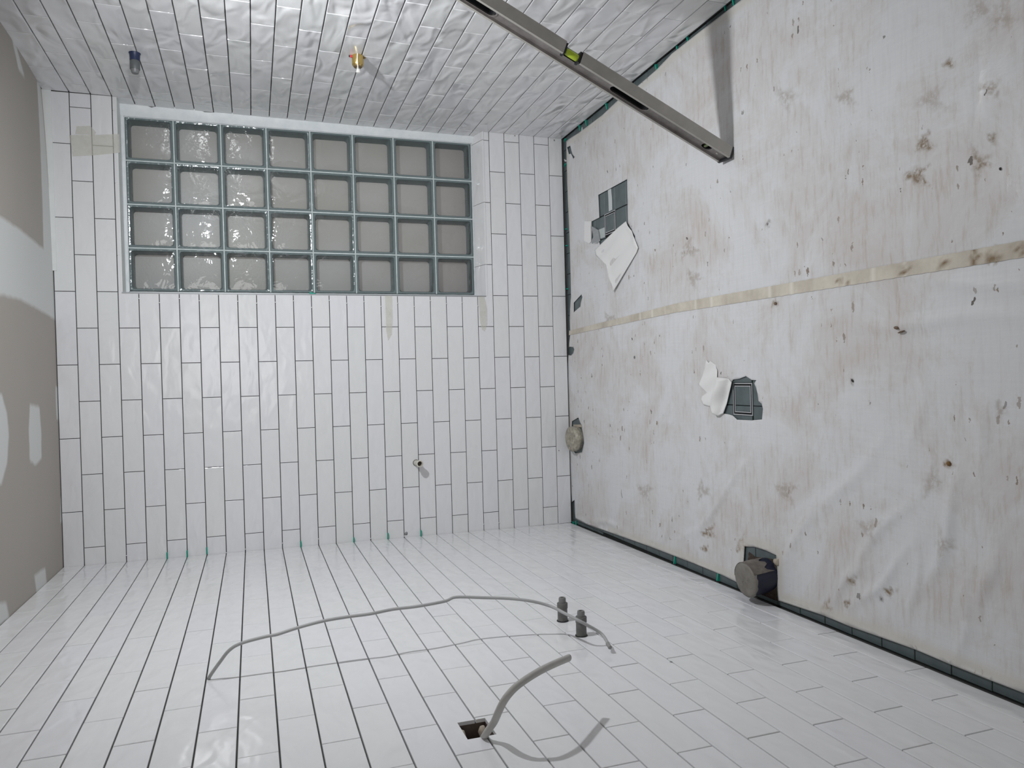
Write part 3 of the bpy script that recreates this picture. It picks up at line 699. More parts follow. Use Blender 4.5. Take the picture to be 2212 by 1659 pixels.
# flap folded back at the window-side cut
fp = [tuple(on_z(x, y, 0.012)[:2]) for x, y in [(1352,478),(1358,488),(1364,500),(1366,508),(1378,535),(1374,545),(1326,630),(1322,622),(1318,610),(1308,572),(1303,565),(1286,552),(1286,540),(1330,495)]]
hinge = np.array(fp[0])
def zflap(P): return sheet_z(P) + 0.003 + 0.006 * np.clip(1 - np.abs(poly_dist(P, fp)) / .03, 0, 1) + 0.004 * np.sin(P[:, 0] * 60 + P[:, 1] * 25)
o = link('sheet_flap', poly_patch('sheet_flap', fp, FLAPM, zflap), sheet); o['label'] = 'clean white pointed flap folded back beside the cut'
s_ = o.modifiers.new('t', 'SOLIDIFY'); s_.thickness = .0012
fp3 = [tuple(on_z(x, y, 0.006)[:2]) for x, y in [(1263,478),(1278,478),(1277,490),(1277,522),(1273,526),(1262,520)]]
o = link('sheet_flap', poly_patch('sheet_flap', fp3, FLAPM, lambda P: sheet_z(P) + .0025, res=.006), sheet)
# curled flap at the middle cut
fp2 = [tuple(on_z(x, y, 0.012)[:2]) for x, y in [(1579,826),(1573,818),(1547,815),(1547,800),(1541,788),(1533,780),(1529,784),(1524,777),(1520,795),(1513,812),(1506,830),(1518,843),(1523,848),(1512,856),(1511,864),(1518,874),(1530,878),(1540,884),(1546,893),(1552,899),(1561,893),(1567,872)]]
h0 = np.array(on_z(1578, 828)[:2]); h1 = np.array(on_z(1561, 893)[:2]); hd = (h1 - h0) / np.linalg.norm(h1 - h0); hn = np.array([-hd[1], hd[0]])
if (np.array(fp2[10]) - h0) @ hn < 0: hn = -hn
def zcurl(P):
    d = np.clip((P - h0) @ hn, 0, None)
    return sheet_z(P) + 0.003 + 0.026 * np.sin(np.clip(d / 0.062, 0, 1) * math.pi) ** 0.8 * np.clip(1.1 - 0.3 * ((P - h0) @ hd) / .1, .3, 1.2) + 0.003 * np.sin(P[:, 0] * 90 + P[:, 1] * 40)
o = link('sheet_flap', poly_patch('sheet_flap', fp2, FLAPM, zcurl, res=.006), sheet); o['label'] = 'torn white flap curled up beside the drain'
s_ = o.modifiers.new('t', 'SOLIDIFY'); s_.thickness = .0012
# small curled shred at the window-side cut
fp4 = [tuple(on_z(x, y, 0.006)[:2]) for x, y in [(1279,488),(1292,497),(1296,520),(1290,526),(1278,527),(1277,522),(1284,512)]]
GREYSC = mat('grey_scrap', (0.33, 0.34, 0.35), 0.6)
o = link('sheet_shred', poly_patch('sheet_shred', fp4, GREYSC, lambda P: 0.008 + 0.004 * np.sin(P[:, 0] * 120), res=.006), sheet)

# masking tape seam on the sheet
ta = on_z(1232, 718); NT = 220; vs, fs, cr_, ru_ = [], [], [], []
tj = [y for y in YJ if -2.72 < y < -0.5]
for i in range(NT + 1):
    y = -0.018 - (2.75 - 0.018) * i / NT
    xc = 0.950 + (0.9815 - 0.950) * min(1, abs(y) / 1.0) if abs(y) < 1.0 else 0.9805 - 0.002 * math.sin(y * 2)
    hwid = (0.011 + 0.0065 * min(1, abs(y) / 1.2)) * (1 + .03 * math.sin(i * 1.9))
    for k in range(5):
        xx = xc + (k / 2 - 1) * hwid; vs.append((xx, y, 0))
        cr_.append(max([0] + [math.exp(-((y - q) / 0.004) ** 2) for q in tj])); 
    if i < NT:
        for k in range(4): fs.append((i * 5 + k, (i + 1) * 5 + k, (i + 1) * 5 + k + 1, i * 5 + k + 1))
va = np.array(vs); va[:, 2] = sheet_z(va[:, :2]) + .0016
me = pyd('masking_tape', va, fs, FLOORTAPE, True)
t_ = me.attributes.new('crease', 'FLOAT', 'POINT'); t_.data.foreach_set('value', np.array(cr_, np.float32))
t_ = me.attributes.new('rust', 'FLOAT', 'POINT'); t_.data.foreach_set('value', blobs([(2146,556,18),(2209,538,12),(1835,612,4),(1817,606,5),(1960,575,7),(1960,588,6),(2040,568,9),(1955,590,5),(2110,556,12)], va[:, :2]).astype(np.float32))
tag(link('masking_tape', me), 'long beige masking tape strip along the floor sheet seam, creased and stained', 'tape')
# masking tape left on the tiles round the window
def wall_tape(F, quad, n0, name='masking_tape'):
    ps = []
    for x, y in quad: q = on_frame(F, x, y) if F is not FAR else on_y(x, y, 0); ps.append(uv_of(F, q))
    a = poly_patch(name, ps, MASKT, lambda P: np.full(len(P), n0), res=.012)
    m4 = F.mat(0, 0, 0); 
    sg = 1 if (m4.to_3x3() @ Vector((1, 0, 0))).dot(F.u) > 0 else -1
    for v in a.vertices: v.co = F.p(v.co.x, v.co.y, v.co.z + random.uniform(0, .0006))
    return a
for q, lab in (([(831,639),(847,638),(848,690),(846,722),(838,736),(834,715)], 'beige masking tape stuck below the window edge, nearer its middle'),
               ([(1033,640),(1046,640),(1052,668),(1052,700),(1047,716),(1040,712),(1036,690)], 'beige masking tape stuck below the corner of the window sill'),
               ([(166,273),(195,272),(208,286),(205,293),(190,291),(163,290)], 'crumpled yellowish masking tape stuck near the ceiling corner'),
               ([(150,292),(200,292),(258,290),(259,330),(200,336),(157,338)], 'wide pale translucent tape patch beside the top of the window')):
    tag(link('masking_tape', wall_tape(FAR, q, 0.0022)), lab, 'tape')

# ------------------------------------------------------------------ drain frames
def drain(name, D, label, tilt=0.0):
    x0, x1, y0, y1 = D; t = empty(name, Matrix.Translation(((x0 + x1) / 2, (y0 + y1) / 2, 0)), label=label, cat='drain', group=None)
    def fr(nm, a, b, w_, z0, z1, m):
        bm = bmesh.new()
        for (p0, p1) in (((-a, -b), (a, -b + w_)), ((-a, b - w_), (a, b)), ((-a, -b + w_), (-a + w_, b - w_)), ((a - w_, -b + w_), (a, b - w_))):
            r = bmesh.ops.create_cube(bm, size=1)
            for v in r['verts']:
                v.co = Vector((p0[0] + (v.co.x + .5) * (p1[0] - p0[0]), p0[1] + (v.co.y + .5) * (p1[1] - p0[1]), z0 + (v.co.z + .5) * (z1 - z0)))
        o = bpy.data.objects.new(nm, bm_mesh(nm, bm, m)); COL.objects.link(o); o.parent = t; return o
    a, b = (x1 - x0) / 2, (y1 - y0) / 2
    fr('outer_frame', a, b, 0.0032, -.006, 0.0022, STEEL)
    fr('inner_frame', a - 0.009, b - 0.009, 0.0030, -.006, 0.0018, STEEL)
    g = bpy.data.objects.new('gap_channel', box_mesh('gap_channel', (-a + .003, -b + .003, -.0045), (a - .003, b - .003, -.0038), DARKGAP)); COL.objects.link(g); g.parent = t
    i_ = bpy.data.objects.new('tile_insert', None)
    return t, a, b
t1, a, b = drain('floor_drain', DR1, 'square steel floor drain frame in the cut beside the window')
def insert(t, x0, x1, y0, y1):
    me = bev_box('tile_insert', (x0, y0, -.006), (x1, y1, .0006), FLOORTILE, .0008, 1); o = bpy.data.objects.new('tile_insert', me); COL.objects.link(o); o.parent = t
insert(t1, -a + .0125, a - .0125, -b + .0125, b - .0125)
t2, a, b = drain('floor_drain', DR2, 'square steel floor drain frame in the torn hole mid floor')
insert(t2, -0.020, a - .0125, -b + .0125, b - .0125); insert(t2, -a + .0125, -0.0225, -b + .0125, b - .0125)
# white paper tape on the tiles beside drain 1
tp = [tuple(on_z(x, y, .0015)[:2]) for x, y in [(1313,411),(1320,407),(1322,430),(1322.5,453),(1315,457),(1314,430)]]
tag(link('paper_strip', poly_patch('paper_strip', tp, mat('pale_paper_tape', (0.55, 0.58, 0.58), .7), lambda P: np.full(len(P), .0012), res=.01)), 'narrow pale paper tape strip on dark tiles above the window-side drain', 'tape')
tp = [tuple(on_z(x, y, .0015)[:2]) for x, y in [(1291,497),(1306,491),(1307,512),(1296,516)]]
tag(link('paper_strip', poly_patch('paper_strip', tp, mat('pale_grey_paper', (0.46, 0.50, 0.49), .7), lambda P: np.full(len(P), .0012), res=.01)), 'short pale tape scrap below the window-side drain frame', 'tape')

# ------------------------------------------------------------------ waste pipes
def waste(name, X, Y, r, h, top_m, side_m, label, lean=(0, 0), skirt=0.02, sx=1.0):
    mt = Matrix.Translation((X, Y, 0)) @ Matrix.Rotation(lean[0], 4, 'X') @ Matrix.Rotation(lean[1], 4, 'Y') @ Matrix.Diagonal((sx, 1, 1, 1))
    t = empty(name, mt, label=label, cat='pipe')
    def ch(nm, me): o = bpy.data.objects.new(nm, me); COL.objects.link(o); o.parent = t; return o
    ch('pipe_body', lathe('pipe_body', [(r * .97, 0.001), (r * .97, h * .35), (r, h * .45), (r, h - .004)], side_m, 32))
    # taped cap: disc with crumpled relief
    vs = [(0, 0, h + .003)]; fs = []; K, R_ = 40, 7
    for j in range(1, R_ + 1):
        for i in range(K):
            g = 2 * math.pi * i / K; rr = r * 1.03 * j / R_; zz = h + .003 + random.uniform(-1, 1) * .0016 * (1 if j < R_ else .3)
            vs.append((rr * math.cos(g), rr * math.sin(g), zz - (0.004 if j == R_ else 0)))
    for i in range(K): fs.append((0, 1 + i, 1 + (i + 1) % K))
    for j in range(R_ - 1):
        for i in range(K): a = 1 + j * K; fs.append((a + i, a + K + i, a + K + (i + 1) % K, a + (i + 1) % K))
    base = len(vs) - K
    for i in range(K): g = 2 * math.pi * i / K; vs.append((r * 1.035 * math.cos(g), r * 1.035 * math.sin(g), h - skirt + random.uniform(-.004, .004)))
    for i in range(K): fs.append((base + i, base + K + i, base + K + (i + 1) % K, base + (i + 1) % K))
    ch('taped_cap', pyd('taped_cap', vs, fs, top_m, True)); return t
p1 = waste('waste_pipe', 0.424, -0.085, 0.060, 0.040, CRUMPLE, CRUMPLE, 'short capped waste pipe wrapped in crumpled beige tape beneath the far wall', lean=(0.10, -0.03))
p2 = waste('waste_pipe', 0.098, -1.530, 0.053, 0.088, TAUPE, NAVYP, 'taller capped waste pipe wrapped in taupe tape beside the left wall', lean=(0.0, -0.10), skirt=0.006)
R2_ = 0.0545; K2 = 16; vs, fs = [], []
for i in range(K2 + 1):
    g = math.radians(-62 + 150 * i / K2)
    for j in range(5): vs.append(((R2_ + random.uniform(0, .0015)) * math.cos(g), (R2_ + random.uniform(0, .0015)) * math.sin(g), .088 - (.088 - .012 - .03 * abs(math.sin(i * .9))) * j / 4))
for i in range(K2):
    for j in range(4): fs.append((i * 5 + j, (i + 1) * 5 + j, (i + 1) * 5 + j + 1, i * 5 + j + 1))
t_o = bpy.data.objects.new('tape_drape', pyd('tape_drape', vs, fs, mk_mottled('brown_taupe_tape', (0.10, 0.085, 0.075), (0.19, 0.17, 0.15), 40, 0.6, 50, 0.002), True)); COL.objects.link(t_o); t_o.parent = p2
def pch(t, nm, me, mt=None):
    o = bpy.data.objects.new(nm, me); COL.objects.link(o); o.parent = t
    if mt is not None: o.matrix_basis = mt
    return o
# bedding and filler around the second pipe
def blob(name, pts, h, m, res=.005, rough=.004):
    poly = np.array(pts)
    return poly_patch(name, poly, m, lambda P: h * np.clip(poly_dist(P, poly) / .018, 0, 1) ** .6 + rng.uniform(-1, 1, len(P)) * rough * np.clip(poly_dist(P, poly) / .01, 0, 1) + .0005, res=res)
bp_ = [tuple(on_z(x, y, 0.004)[:2]) for x, y in [(1616,1192),(1630,1203),(1650,1205),(1668,1208),(1680,1225),(1681,1270),(1683,1300),(1668,1296),(1650,1288),(1620,1276),(1612,1250)]]
tag(link('mortar_bed', blob('mortar_bed', bp_, 0.012, PITM)), 'dark brown rubble bedding around the taller waste pipe', 'rubble', kind=None)
bp_ = [tuple(on_z(x, y, 0.014)[:2]) for x, y in [(1664,1208),(1678,1206),(1679,1222),(1674,1226),(1666,1216)]]
tag(link('filler_lump', blob('filler_lump', bp_, 0.022, FOAM, rough=.003)), 'small beige filler lump at the corner of the cut beside the taller waste pipe', 'rubble')
c2 = on_z(1662, 1262, 0.02); 
tag(link('tape_offcut', box_mesh('tape_offcut', (0.395, -0.03, 0), (0.44, -0.028, .006), FOAM)), 'beige tape offcut behind the short waste pipe', 'tape') if False else None
bp_ = [tuple(on_z(x, y, 0.004)[:2]) for x, y in [(1239,917),(1256,917),(1258,923),(1240,923)]]
tag(link('tape_strip', poly_patch('tape_strip', bp_, FOAM, lambda P: np.full(len(P), .006), res=.006)), 'short beige tape strip across the cut beside the shorter waste pipe', 'tape')

# ------------------------------------------------------------------ spirit level leaning on the right wall
FT = on_z(1570, 336, 0.012); Lr = ray(1226, 120).normalized(); LEN = 1.292
w_ = CAM - FT; bq = w_.dot(Lr); cq = w_.dot(w_) - (LEN / 2) ** 2; D_ = max(bq * bq - cq, 0); tt = -bq - math.sqrt(D_)
mid = CAM + Lr * tt; U = (mid - FT).normalized()
vdir = (CAM - mid); vdir = (vdir - U * vdir.dot(U)).normalized(); sd = U.cross(vdir)
if sd.x < 0: sd = -sd
N2 = vdir * .835 + sd * .55; N1 = vdir * .55 - sd * .835
if U.cross(N2).dot(N1) < 0: flip = -1
else: flip = 1
# local axes: x = U (along), y = N2 (edge face outward), z = N1 (wide face outward)
LM = Matrix.Identity(4)
for i in range(3): LM[i][0] = U[i]; LM[i][1] = N2[i]; LM[i][2] = N1[i]
LM.translation = FT
lv = empty('spirit_level', LM, label='long dirty aluminium spirit level leaning from the floor sheet against the right wall', cat='tool')
def local_box(a, b): 
    return box_mesh('c', a, b, BLACK)
EW, WW = 0.038, 0.060           # edge width, wide-face width
prof = [(-WW/2, -EW/2), (WW/2, -EW/2), (WW/2, EW/2), (WW/2 - .009, EW/2), (WW/2 - .011, EW/2 - .008), (-WW/2 + .011, EW/2 - .008), (-WW/2 + .009, EW/2), (-WW/2, EW/2)]
vs = [(x_, p_[0], p_[1]) for x_ in (0.006, LEN - .006) for p_ in prof]; k = len(prof)
fs = [tuple(range(k)), tuple(range(k, 2 * k))[::-1]] + [(i, i + k, (i + 1) % k + k, (i + 1) % k) for i in range(k)]
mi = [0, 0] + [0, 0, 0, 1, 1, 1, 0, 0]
me = pyd('beam', vs, fs, [ALU, ALUD, BLACK], False, mi); bm = bmesh.new(); bm.from_mesh(me); bmesh.ops.recalc_face_normals(bm, faces=bm.faces); bm.to_mesh(me); bm.free()
def capsule(x0, x1, hr, z0, z1, m, seg=10):
    c = []
    for s in range(seg + 1): g = -math.pi/2 + math.pi * s / seg; c.append((x1 - hr + hr * math.cos(g), hr * math.sin(g)))
    for s in range(seg + 1): g = math.pi/2 + math.pi * s / seg; c.append((x0 + hr + hr * math.cos(g), hr * math.sin(g)))
    n = len(c); vs = [(a, b, z0) for a, b in c] + [(a, b, z1) for a, b in c]
    fs = [tuple(range(n))[::-1], tuple(range(n, 2 * n))] + [(i, (i + 1) % n, (i + 1) % n + n, i + n) for i in range(n)]
    return pyd('capsule', vs, fs, m)
cuts = [capsule(.335, .480, .017, -.016, .05, BLACK), capsule(.890, 1.035, .017, -.016, .05, BLACK), local_box((.612, .006, -.03), (.672, .05, .03)), capsule(.068, .104, .0155, -.004, .05, BLACK)]
pch(lv, 'beam', boolean(me, cuts))
def ringcap(x0, x1, hr, z):
    # raised lip round a hand hole
    o = capsule(x0 - .004, x1 + .004, hr + .004, z - .004, z + .0015, ALUD); c = capsule(x0, x1, hr, z - .02, z + .02, BLACK); return boolean(o, [c])
zr = EW/2 - .008
for (a, b) in ((.335, .480), (.890, 1.035)):
    pch(lv, 'hand_hole_rim', ringcap(a, b, .017, zr))
    pch(lv, 'hand_hole_lining', capsule(a + .001, b - .001, .016, -.0155, -.013, BLACK))
pch(lv, 'vial', lathe('vial', [(.004, -.026), (.009, -.022), (.0105, -.016), (.0105, .016), (.009, .022), (.004, .026)], VIAL, 16), Matrix.Translation((.640, .017, .002)) @ Matrix.Rotation(math.pi/2, 4, 'Y'))
for xx in (.613, .665): pch(lv, 'vial_holder', box_mesh('vial_holder', (xx, .006, -.017), (xx + .007, .027, .017), BLACK))
pch(lv, 'end_vial', lathe('end_vial', [(.003, -.013), (.006, -.011), (.0065, .011), (.003, .013)], VIALD, 14), Matrix.Translation((.086, 0, .004)) @ Matrix.Rotation(math.pi/2, 4, 'X'))
pch(lv, 'rivet', lathe('rivet', [(.0045, 0), (.0045, .0015), (.002, .0025)], ALU, 14), Matrix.Translation((.038, -.002, zr)))
for xx in (-.001, LEN - .009): pch(lv, 'end_cap', bev_box('end_cap', (xx, -WW/2 - .001, -EW/2 - .001), (xx + .009, WW/2 + .001, EW/2 + .0012), BLACK, .001, 1))

# ------------------------------------------------------------------ pipe stubs and fittings
def axis_mat(p, n):
    q = Vector(n).to_track_quat('Z', 'Y').to_matrix().to_4x4(); q.translation = p; return q
def stub(x, y, label):
    p = on_frame(LEFT, x, y); t = empty('water_outlet', axis_mat(p, LEFT.n), label=label, cat='pipe fitting')
    pch(t, 'collar', lathe('collar', [(.0175, -.003), (.0175, .0015), (.015, .002)], BLACK, 24))
    pch(t, 'body', lathe('body', [(.0150, 0), (.0146, .020), (.0146, .036), (.0158, .037), (.0158, .052), (.0150, .0535)], DARKP, 10))
    pch(t, 'plug', lathe('plug', [(.0105, .052), (.0108, .064), (.0095, .069), (.0055, .069), (.005, .062)], mat('mid_grey_plastic', (0.19, 0.19, 0.185), .45), 20, ))
    return t
stub(1215.5, 1341, 'dark grey water outlet stub on the left wall, farther from the camera')
stub(1256, 1373, 'dark grey water outlet stub on the left wall, crossed by the thin cable')
# stub on far wall
p = on_y(899, 999.7); t = empty('water_outlet', axis_mat(p, (0.03, -1, -0.05)), label='ivory pipe stub with brown bore on the far wall', cat='pipe fitting')
pch(t, 'pipe', lathe('pipe', [(.0135, 0), (.0135, .058), (.0165, .059), (.0165, .069), (.0150, .070), (.0115, .070), (.0110, .045)], OFFW, 24))
pch(t, 'bore', lathe('bore', [(.0113, .050), (.0113, .0525)], BORE, 20)); pch(t, 'escutcheon_gap', lathe('escutcheon_gap', [(.0155, -.001), (.0155, .0008)], BORE, 24))
# brass fitting on right wall
p = on_frame(RIGHT, 772.5, 121); t = empty('brass_outlet', axis_mat(p, RIGHT.n), label='brass shower outlet with white thread tape on the right wall', cat='pipe fitting')
pch(t, 'body', lathe('body', [(.0205, 0), (.0215, .003), (.0215, .030), (.0205, .034), (.0165, .040), (.011, .0415)], BRASS, 28))
pch(t, 'nose', lathe('nose', [(.0212, .029), (.0200, .036), (.0150, .0425), (.006, .0435)], BRASSD, 8))
lat = t.matrix_world.to_3x3().inverted()
down = lat @ Vector((0, 0, -1)); side = down.normalized()
def plug_at(nm, d, m, r=.0042, ln=.010, base=.019):
    q = (side * d).to_track_quat('Z', 'Y').to_matrix().to_4x4(); q.translation = side * d * base + Vector((0, 0, .004)); pch(t, nm, lathe(nm, [(r, 0), (r, ln * .7), (r * .7, ln)], m, 12), q)
plug_at('red_plug', -1, REDP); plug_at('set_screw', 1, BRASSD)
q = (side * -1).to_track_quat('Z', 'Y').to_matrix().to_4x4(); q.translation = side * -.0285 + Vector((0, 0, .004)); pch(t, 'set_screw', lathe('set_screw', [(.0036, 0), (.003, .004)], BLACK, 12), q)
cvec = (lat @ (CAM - p).normalized())
cv = Vector((cvec.x, cvec.y, 0)).normalized()
pts_ = [cv * .0222 + Vector((0, 0, -.0)), cv * .0228 + side * -.001 + Vector((0, 0, .012)), cv * .0226 + side * -.001 + Vector((0, 0, .030)), cv * .014 + Vector((0, 0, .043)), cv * .004 + Vector((0, 0, .050))]
pch(t, 'thread_tape', tube('thread_tape', pts_, .0022, PTFE, 8))
pch(t, 'thread_tape', lathe('thread_tape', [(.0045, .040), (.0052, .048), (.0066, .053), (.0085, .060), (.006, .0625)], PTFE, 7), Matrix.Translation(side * .001))
# grey stub with navy tape
p = on_frame(RIGHT, 291, 115); t = empty('water_outlet', axis_mat(p, RIGHT.n), label='grey pipe stub with navy tape at its base, high on the right wall', cat='pipe fitting')
pch(t, 'pipe', lathe('pipe', [(.0165, .0), (.0160, .030), (.0172, .032), (.0172, .058), (.0165, .060)], GREYP, 28))
pch(t, 'cap', lathe('cap', [(.0150, .060), (.0130, .070), (.0105, .074), (.004, .0745)], GREYL, 28))
pch(t, 'insulating_tape', lathe('insulating_tape', [(.0205, 0), (.0178, .006), (.0172, .020), (.0175, .0275), (.0165, .028)], NAVY, 22))

# ------------------------------------------------------------------ cables on the left wall
def oxy(q, off): return on_frame(LEFT, q[0], q[1], off)
c1 = [((1316,1396),.018),((1300,1370),.034),((1268,1350),.060),((1245,1338),.074),((1220,1325),.080),((1190,1310),.086),((1150,1299),.100),((1100,1293),.110),((1040,1291),.118),((985,1290),.126),((960,1299),.121),((900,1310),.120),((850,1316),.120),((800,1326),.118),((754,1332),.116),((700,1341),.113),((643,1356),.104),((600,1370),.095),((570,1376),.092),((520,1390),.083),((495,1405),.069),((475,1430),.042),((455,1458),.012),((450,1468),-.002)]
t = empty('cable', Matrix.Translation(oxy((450,1468), 0)), label='long thin grey cable looping out of a tile joint down to the water outlets', cat='cable')
Ti = Matrix.Translation(-Vector(t.matrix_world.translation))
me = tube('sheath', [oxy(q, o_) for q, o_ in c1], .0042, CABLE, 10); me.transform(Ti); pch(t, 'sheath', me)
e0, e1 = oxy(c1[0][0], .018), oxy(c1[1][0], .034); d = (e0 - e1).normalized()
me = tube('cable_end', [e0 - d * .012, e0 - d * .006, e0 + d * .001, e0 + d * .006], .0052, mat('grey_cable_end', (.28, .28, .27), .5), 10); me.transform(Ti); pch(t, 'cable_end', me)
c2_ = [((1043,1596),-.040),((1047,1590),.004),((1056,1576),.024),((1068,1558),.044),((1078,1535),.078),((1090,1512),.104),((1108,1490),.122),((1130,1472),.134),((1165,1450),.139),((1200,1433),.132),((1229,1421),.124)]
t = empty('cable', Matrix.Translation(oxy((1045,1588), 0)), label='short thick warm grey cable poking out of the socket hole', cat='cable')
Ti = Matrix.Translation(-Vector(t.matrix_world.translation))
me = tube('sheath', [oxy(q, o_) for q, o_ in c2_], .0078, CABLE2, 12, flat=.8, up=(1, 0, 0)); me.transform(Ti); pch(t, 'sheath', me)
# inside of the socket hole
cu, cvv = (sock[0] + sock[1]) / 2, (sock[2] + sock[3]) / 2
bx = empty('socket_box', LEFT.mat(cu, cvv, -.05), label='black socket box inside the square hole in the left wall', cat='electrical box')
hu, hv = (sock[1] - sock[0]) / 2, (sock[3] - sock[2]) / 2
pch(bx, 'box_back', box_mesh('box_back', (-hu + .001, -hv + .001, -.008), (hu - .001, hv - .001, .006), BLACK))
def lump(x, y, w_, h_):
    bm = bmesh.new(); bmesh.ops.create_icosphere(bm, subdivisions=2, radius=1)
    for v in bm.verts: s__ = 1 + random.uniform(-.22, .22); v.co = Vector((x + v.co.x * w_ * s__, y + v.co.y * h_ * s__, .030 + v.co.z * .014 * s__))
    return bm_mesh('plaster_lump', bm, FOAM, True)
pch(bx, 'plaster_lump', lump(0.012, hv - .004, .011, .006)); pch(bx, 'plaster_lump', lump(0.020, -hv + .012, .010, .008))

# ------------------------------------------------------------------ tile spacers
ORD = ['first','second','third','fourth','fifth','sixth','seventh','eighth','ninth','tenth','eleventh','twelfth','thirteenth','fourteenth','fifteenth','sixteenth','seventeenth','eighteenth','nineteenth','twentieth']
def wedge_mesh(m, nm): return pyd(nm, [(-.015, -.003, 0), (.015, -.003, 0), (.015, .003, 0), (-.015, .003, 0), (-.013, -.0026, .0095), (.015, -.0026, .0022), (.015, .0026, .0022), (-.013, .0026, .0095)],
    [(3, 2, 1, 0), (4, 5, 6, 7), (0, 1, 5, 4), (1, 2, 6, 5), (2, 3, 7, 6), (3, 0, 4, 7)], m)
wm = wedge_mesh(GREEN, 'tile_wedge'); wmc = wedge_mesh(CLEAR, 'tile_wedge')
def floor_wedge(x, y, ang, label, me=wm, cat='tile spacer', group=None):
    p = on_z(x, y, .004); mt = Matrix.Translation((p.x, p.y, .001)) @ Matrix.Rotation(ang, 4, 'Z'); o = link('tile_wedge', me); o.matrix_world = mt; tag(o, label, cat, group)
GL = 'green plastic tile wedge under the bottom course of the '
for i_, q in enumerate([(1252,275),(1266,265),(1310,229),(1418,147),(1461.5,98),(1485,82),(1566,14),(1584,3)]): floor_wedge(*q, math.radians(180), ORD[i_] + ' green wedge under the right wall, counted from the far corner', group='green wedges under the right wall')
for i_, q in enumerate([(1220,303),(1220,357),(1222,495),(1222.5,531),(1224,624),(1224,792),(1227,888),(1228,907),(1230,1022),(1231,1036),(1237,1128)]): floor_wedge(*q, math.radians(90 + random.uniform(-15, 15)), ORD[i_] + ' green wedge under the far wall, counted from its right corner', group='green wedges under the far wall')
for i_, q in enumerate([(1244,1131),(1457.5,1210),(1551,1246)]): floor_wedge(*q, math.radians(8), ORD[i_] + ' green wedge under the left wall, counted from the far corner', group='green wedges under the left wall')
floor_wedge(1220.5, 346, math.radians(60), 'white plastic tile wedge under the far wall near the right corner', wmc)
floor_wedge(1257.5, 281, math.radians(20), 'white plastic tile wedge under the right wall near the far corner', wmc)
# green wedges left in the joints at the left corner of the far wall
for i_, (x, y, r) in enumerate([(362,1203,5),(404.5,1199,6),(447,1192,7),(651,1178,12),(766,1170,15),(840,1160,17),(911,1154,19)]):
    q = on_y(x, y, -.002); z = zk(r); z = min((zk(k_) for k_ in range(1, 29)), key=lambda a_: abs(a_ - q.z))
    o = link('tile_wedge', wm); o.matrix_world = Matrix.Translation((q.x + .006, -.006, z)) @ Matrix.Rotation(math.radians(90), 4, 'X') @ Matrix.Rotation(math.radians(180), 4, 'Z')
    tag(o, ORD[i_] + ' green wedge in the left corner joints of the far wall, counted from the ceiling', 'tile spacer', 'green wedges in the left corner joints')
q = on_y(675, 627, WD - .004); o = link('tile_wedge', wm); o.matrix_world = Matrix.Translation((WX0 + .012, WD - .006, q.z)) @ Matrix.Rotation(math.radians(90), 4, 'Y')
tag(o, 'green plastic wedge on the lower edge of the glass block window side', 'tile spacer')
# small white spacer nibs in the joints beside the window and along the corners
nib = bev_box('spacer_nib', (-.0016, -.0035, -.001), (.0016, .0035, .003), CLEAR, .0006, 1)
def nibs(F, lst, label, group):
    for i_, (x, y) in enumerate(lst):
        q = on_frame(F, x, y) if F is not FAR else on_y(x, y, 0); u_, v_ = uv_of(F, q)
        v_ = min((zk(k_) for k_ in range(1, 29)), key=lambda a_: abs(a_ - v_))
        o = link('spacer_nib', nib); o.matrix_world = F.mat(u_, v_, 0) @ Matrix.Rotation(random.uniform(-.6, .6), 4, 'Z'); tag(o, ORD[i_] + ' ' + label, 'tile spacer', group)
nibs(FAR, [(302,645),(347,654),(390,645),(433,650),(475,637),(516,651),(557,655),(596,653),(636,650),(676,664),(713,649),(751,655),(789,652),(826,662),(861,655),(896,662),(931,650),(966,656),(999,653),(1033,661)], 'white spacer nib beside the glass window edge, counted from the ceiling', 'spacer nibs below the window')
nibs(FAR, [(273,1200),(489,1194),(531,1186),(611,1173),(689,1164),(801,1163),(875,1158),(1046,1132),(1079,1129),(1143,1137),(1207,1131)], 'white spacer nib in the left corner of the far wall, counted from the ceiling', 'spacer nibs in the left corner')
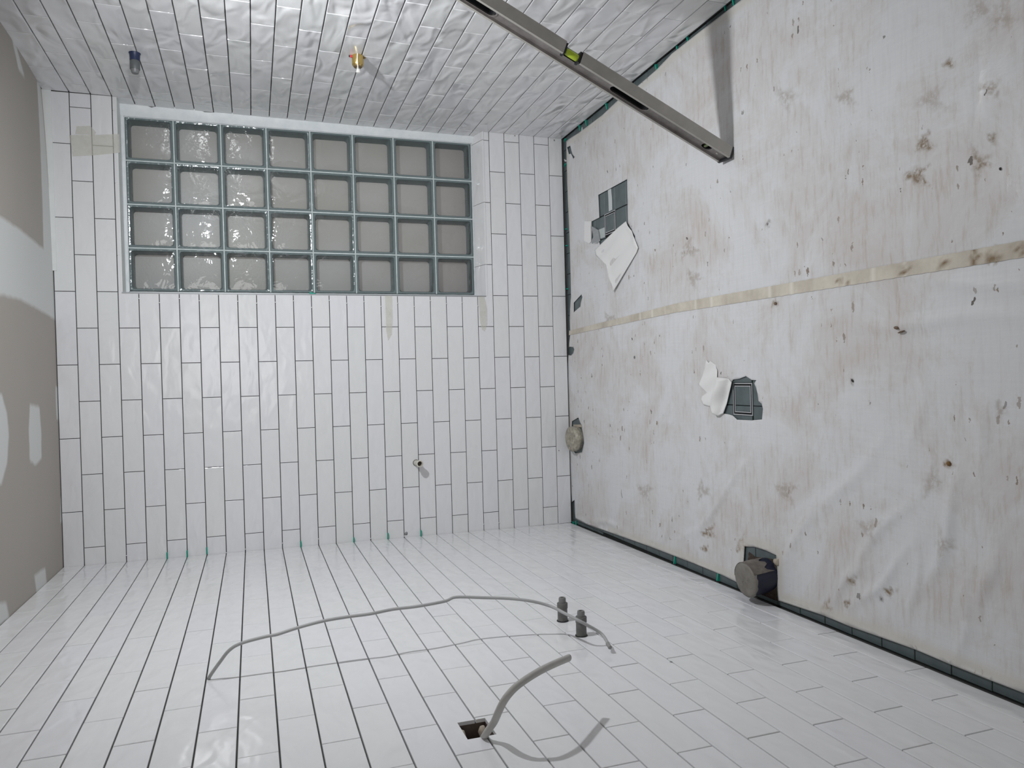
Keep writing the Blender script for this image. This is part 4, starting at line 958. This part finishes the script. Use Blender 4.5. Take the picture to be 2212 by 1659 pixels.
# adhesive smudges on the tiles
def smudge(F, x, y, r, label):
    q = on_frame(F, x, y) if F is not FAR else on_y(x, y, 0)
    bm = bmesh.new(); bmesh.ops.create_icosphere(bm, subdivisions=1, radius=1)
    for v in bm.verts: s__ = 1 + random.uniform(-.35, .35); v.co = Vector((v.co.x * r * s__, v.co.y * r * s__, v.co.z * .0016))
    o = link('adhesive_crumb', bm_mesh('adhesive_crumb', bm, SMUDGE, True)); u_, v_ = uv_of(F, q); o.matrix_world = F.mat(u_, v_, .0006); tag(o, label, 'adhesive')
smudge(FAR, 877, 1152, .009, 'grey adhesive crumb at the left corner of the far wall')
smudge(FAR, 1207, 973, .003, 'grey adhesive dot on the far wall above the shorter waste pipe')
smudge(FAR, 1112, 293.5, .003, 'grey adhesive dot in the right corner of the far wall, upper'); smudge(FAR, 1197, 303, .004, 'grey adhesive dot in the right corner of the far wall, lowest')
smudge(LEFT, 1449.5, 1430, .004, 'grey adhesive dot on the left wall below the water outlets')
# debris on the sheet
def debris(x, y, ang, ln, wd, m, label):
    p = on_z(x, y, .005); z = float(sheet_z([(p.x, p.y)])[0]) + .001
    bm = bmesh.new(); bmesh.ops.create_icosphere(bm, subdivisions=1, radius=1)
    for v in bm.verts: s__ = 1 + random.uniform(-.3, .3); v.co = Vector((v.co.x * ln * s__, v.co.y * wd * s__, v.co.z * wd * .6))
    o = link('grit_crumb', bm_mesh('grit_crumb', bm, m, True)); o.matrix_world = Matrix.Translation((p.x, p.y, z + wd * .3)) @ Matrix.Rotation(ang, 4, 'Z'); tag(o, label, 'debris')
GRIT = mat('dark_grit', (.05, .045, .04), .9); RUSTG = mat('rusty_grit', (.20, .11, .035), .8); BRN = mat('brown_leaf', (.20, .14, .10), .8)
debris(2050.7, 1001, .3, .0065, .0055, RUSTG, 'round rusty crumb on the sheet nearest the camera')
debris(1842, 822, .9, .006, .003, GRIT, 'dark crumb on the sheet between the torn hole and the tape seam')
debris(2161.5, 365, .2, .004, .003, GRIT, 'black crumb beside the brown stains on the sheet')
debris(1484.5, 515, .5, .007, .004, mat('grey_grit', (.22,.21,.2), .9), 'grey crumb on the sheet between the folded flap and the tape seam')
debris(1371, 772, .2, .007, .004, mat('grey_grit2', (.2,.2,.2), .9), 'grey crumb on the sheet just below the tape seam near the far wall')
debris(1940, 708, 1.3, .009, .004, BRN, 'brown seed pod on the sheet below the tape seam')
debris(1951, 717, .25, .002, .012, BRN, 'thin brown stalk lying beside the seed pod on the sheet')
debris(1675, 655, 1.2, .006, .005, BRN, 'small brown dirt clot touching the lower edge of the tape seam')
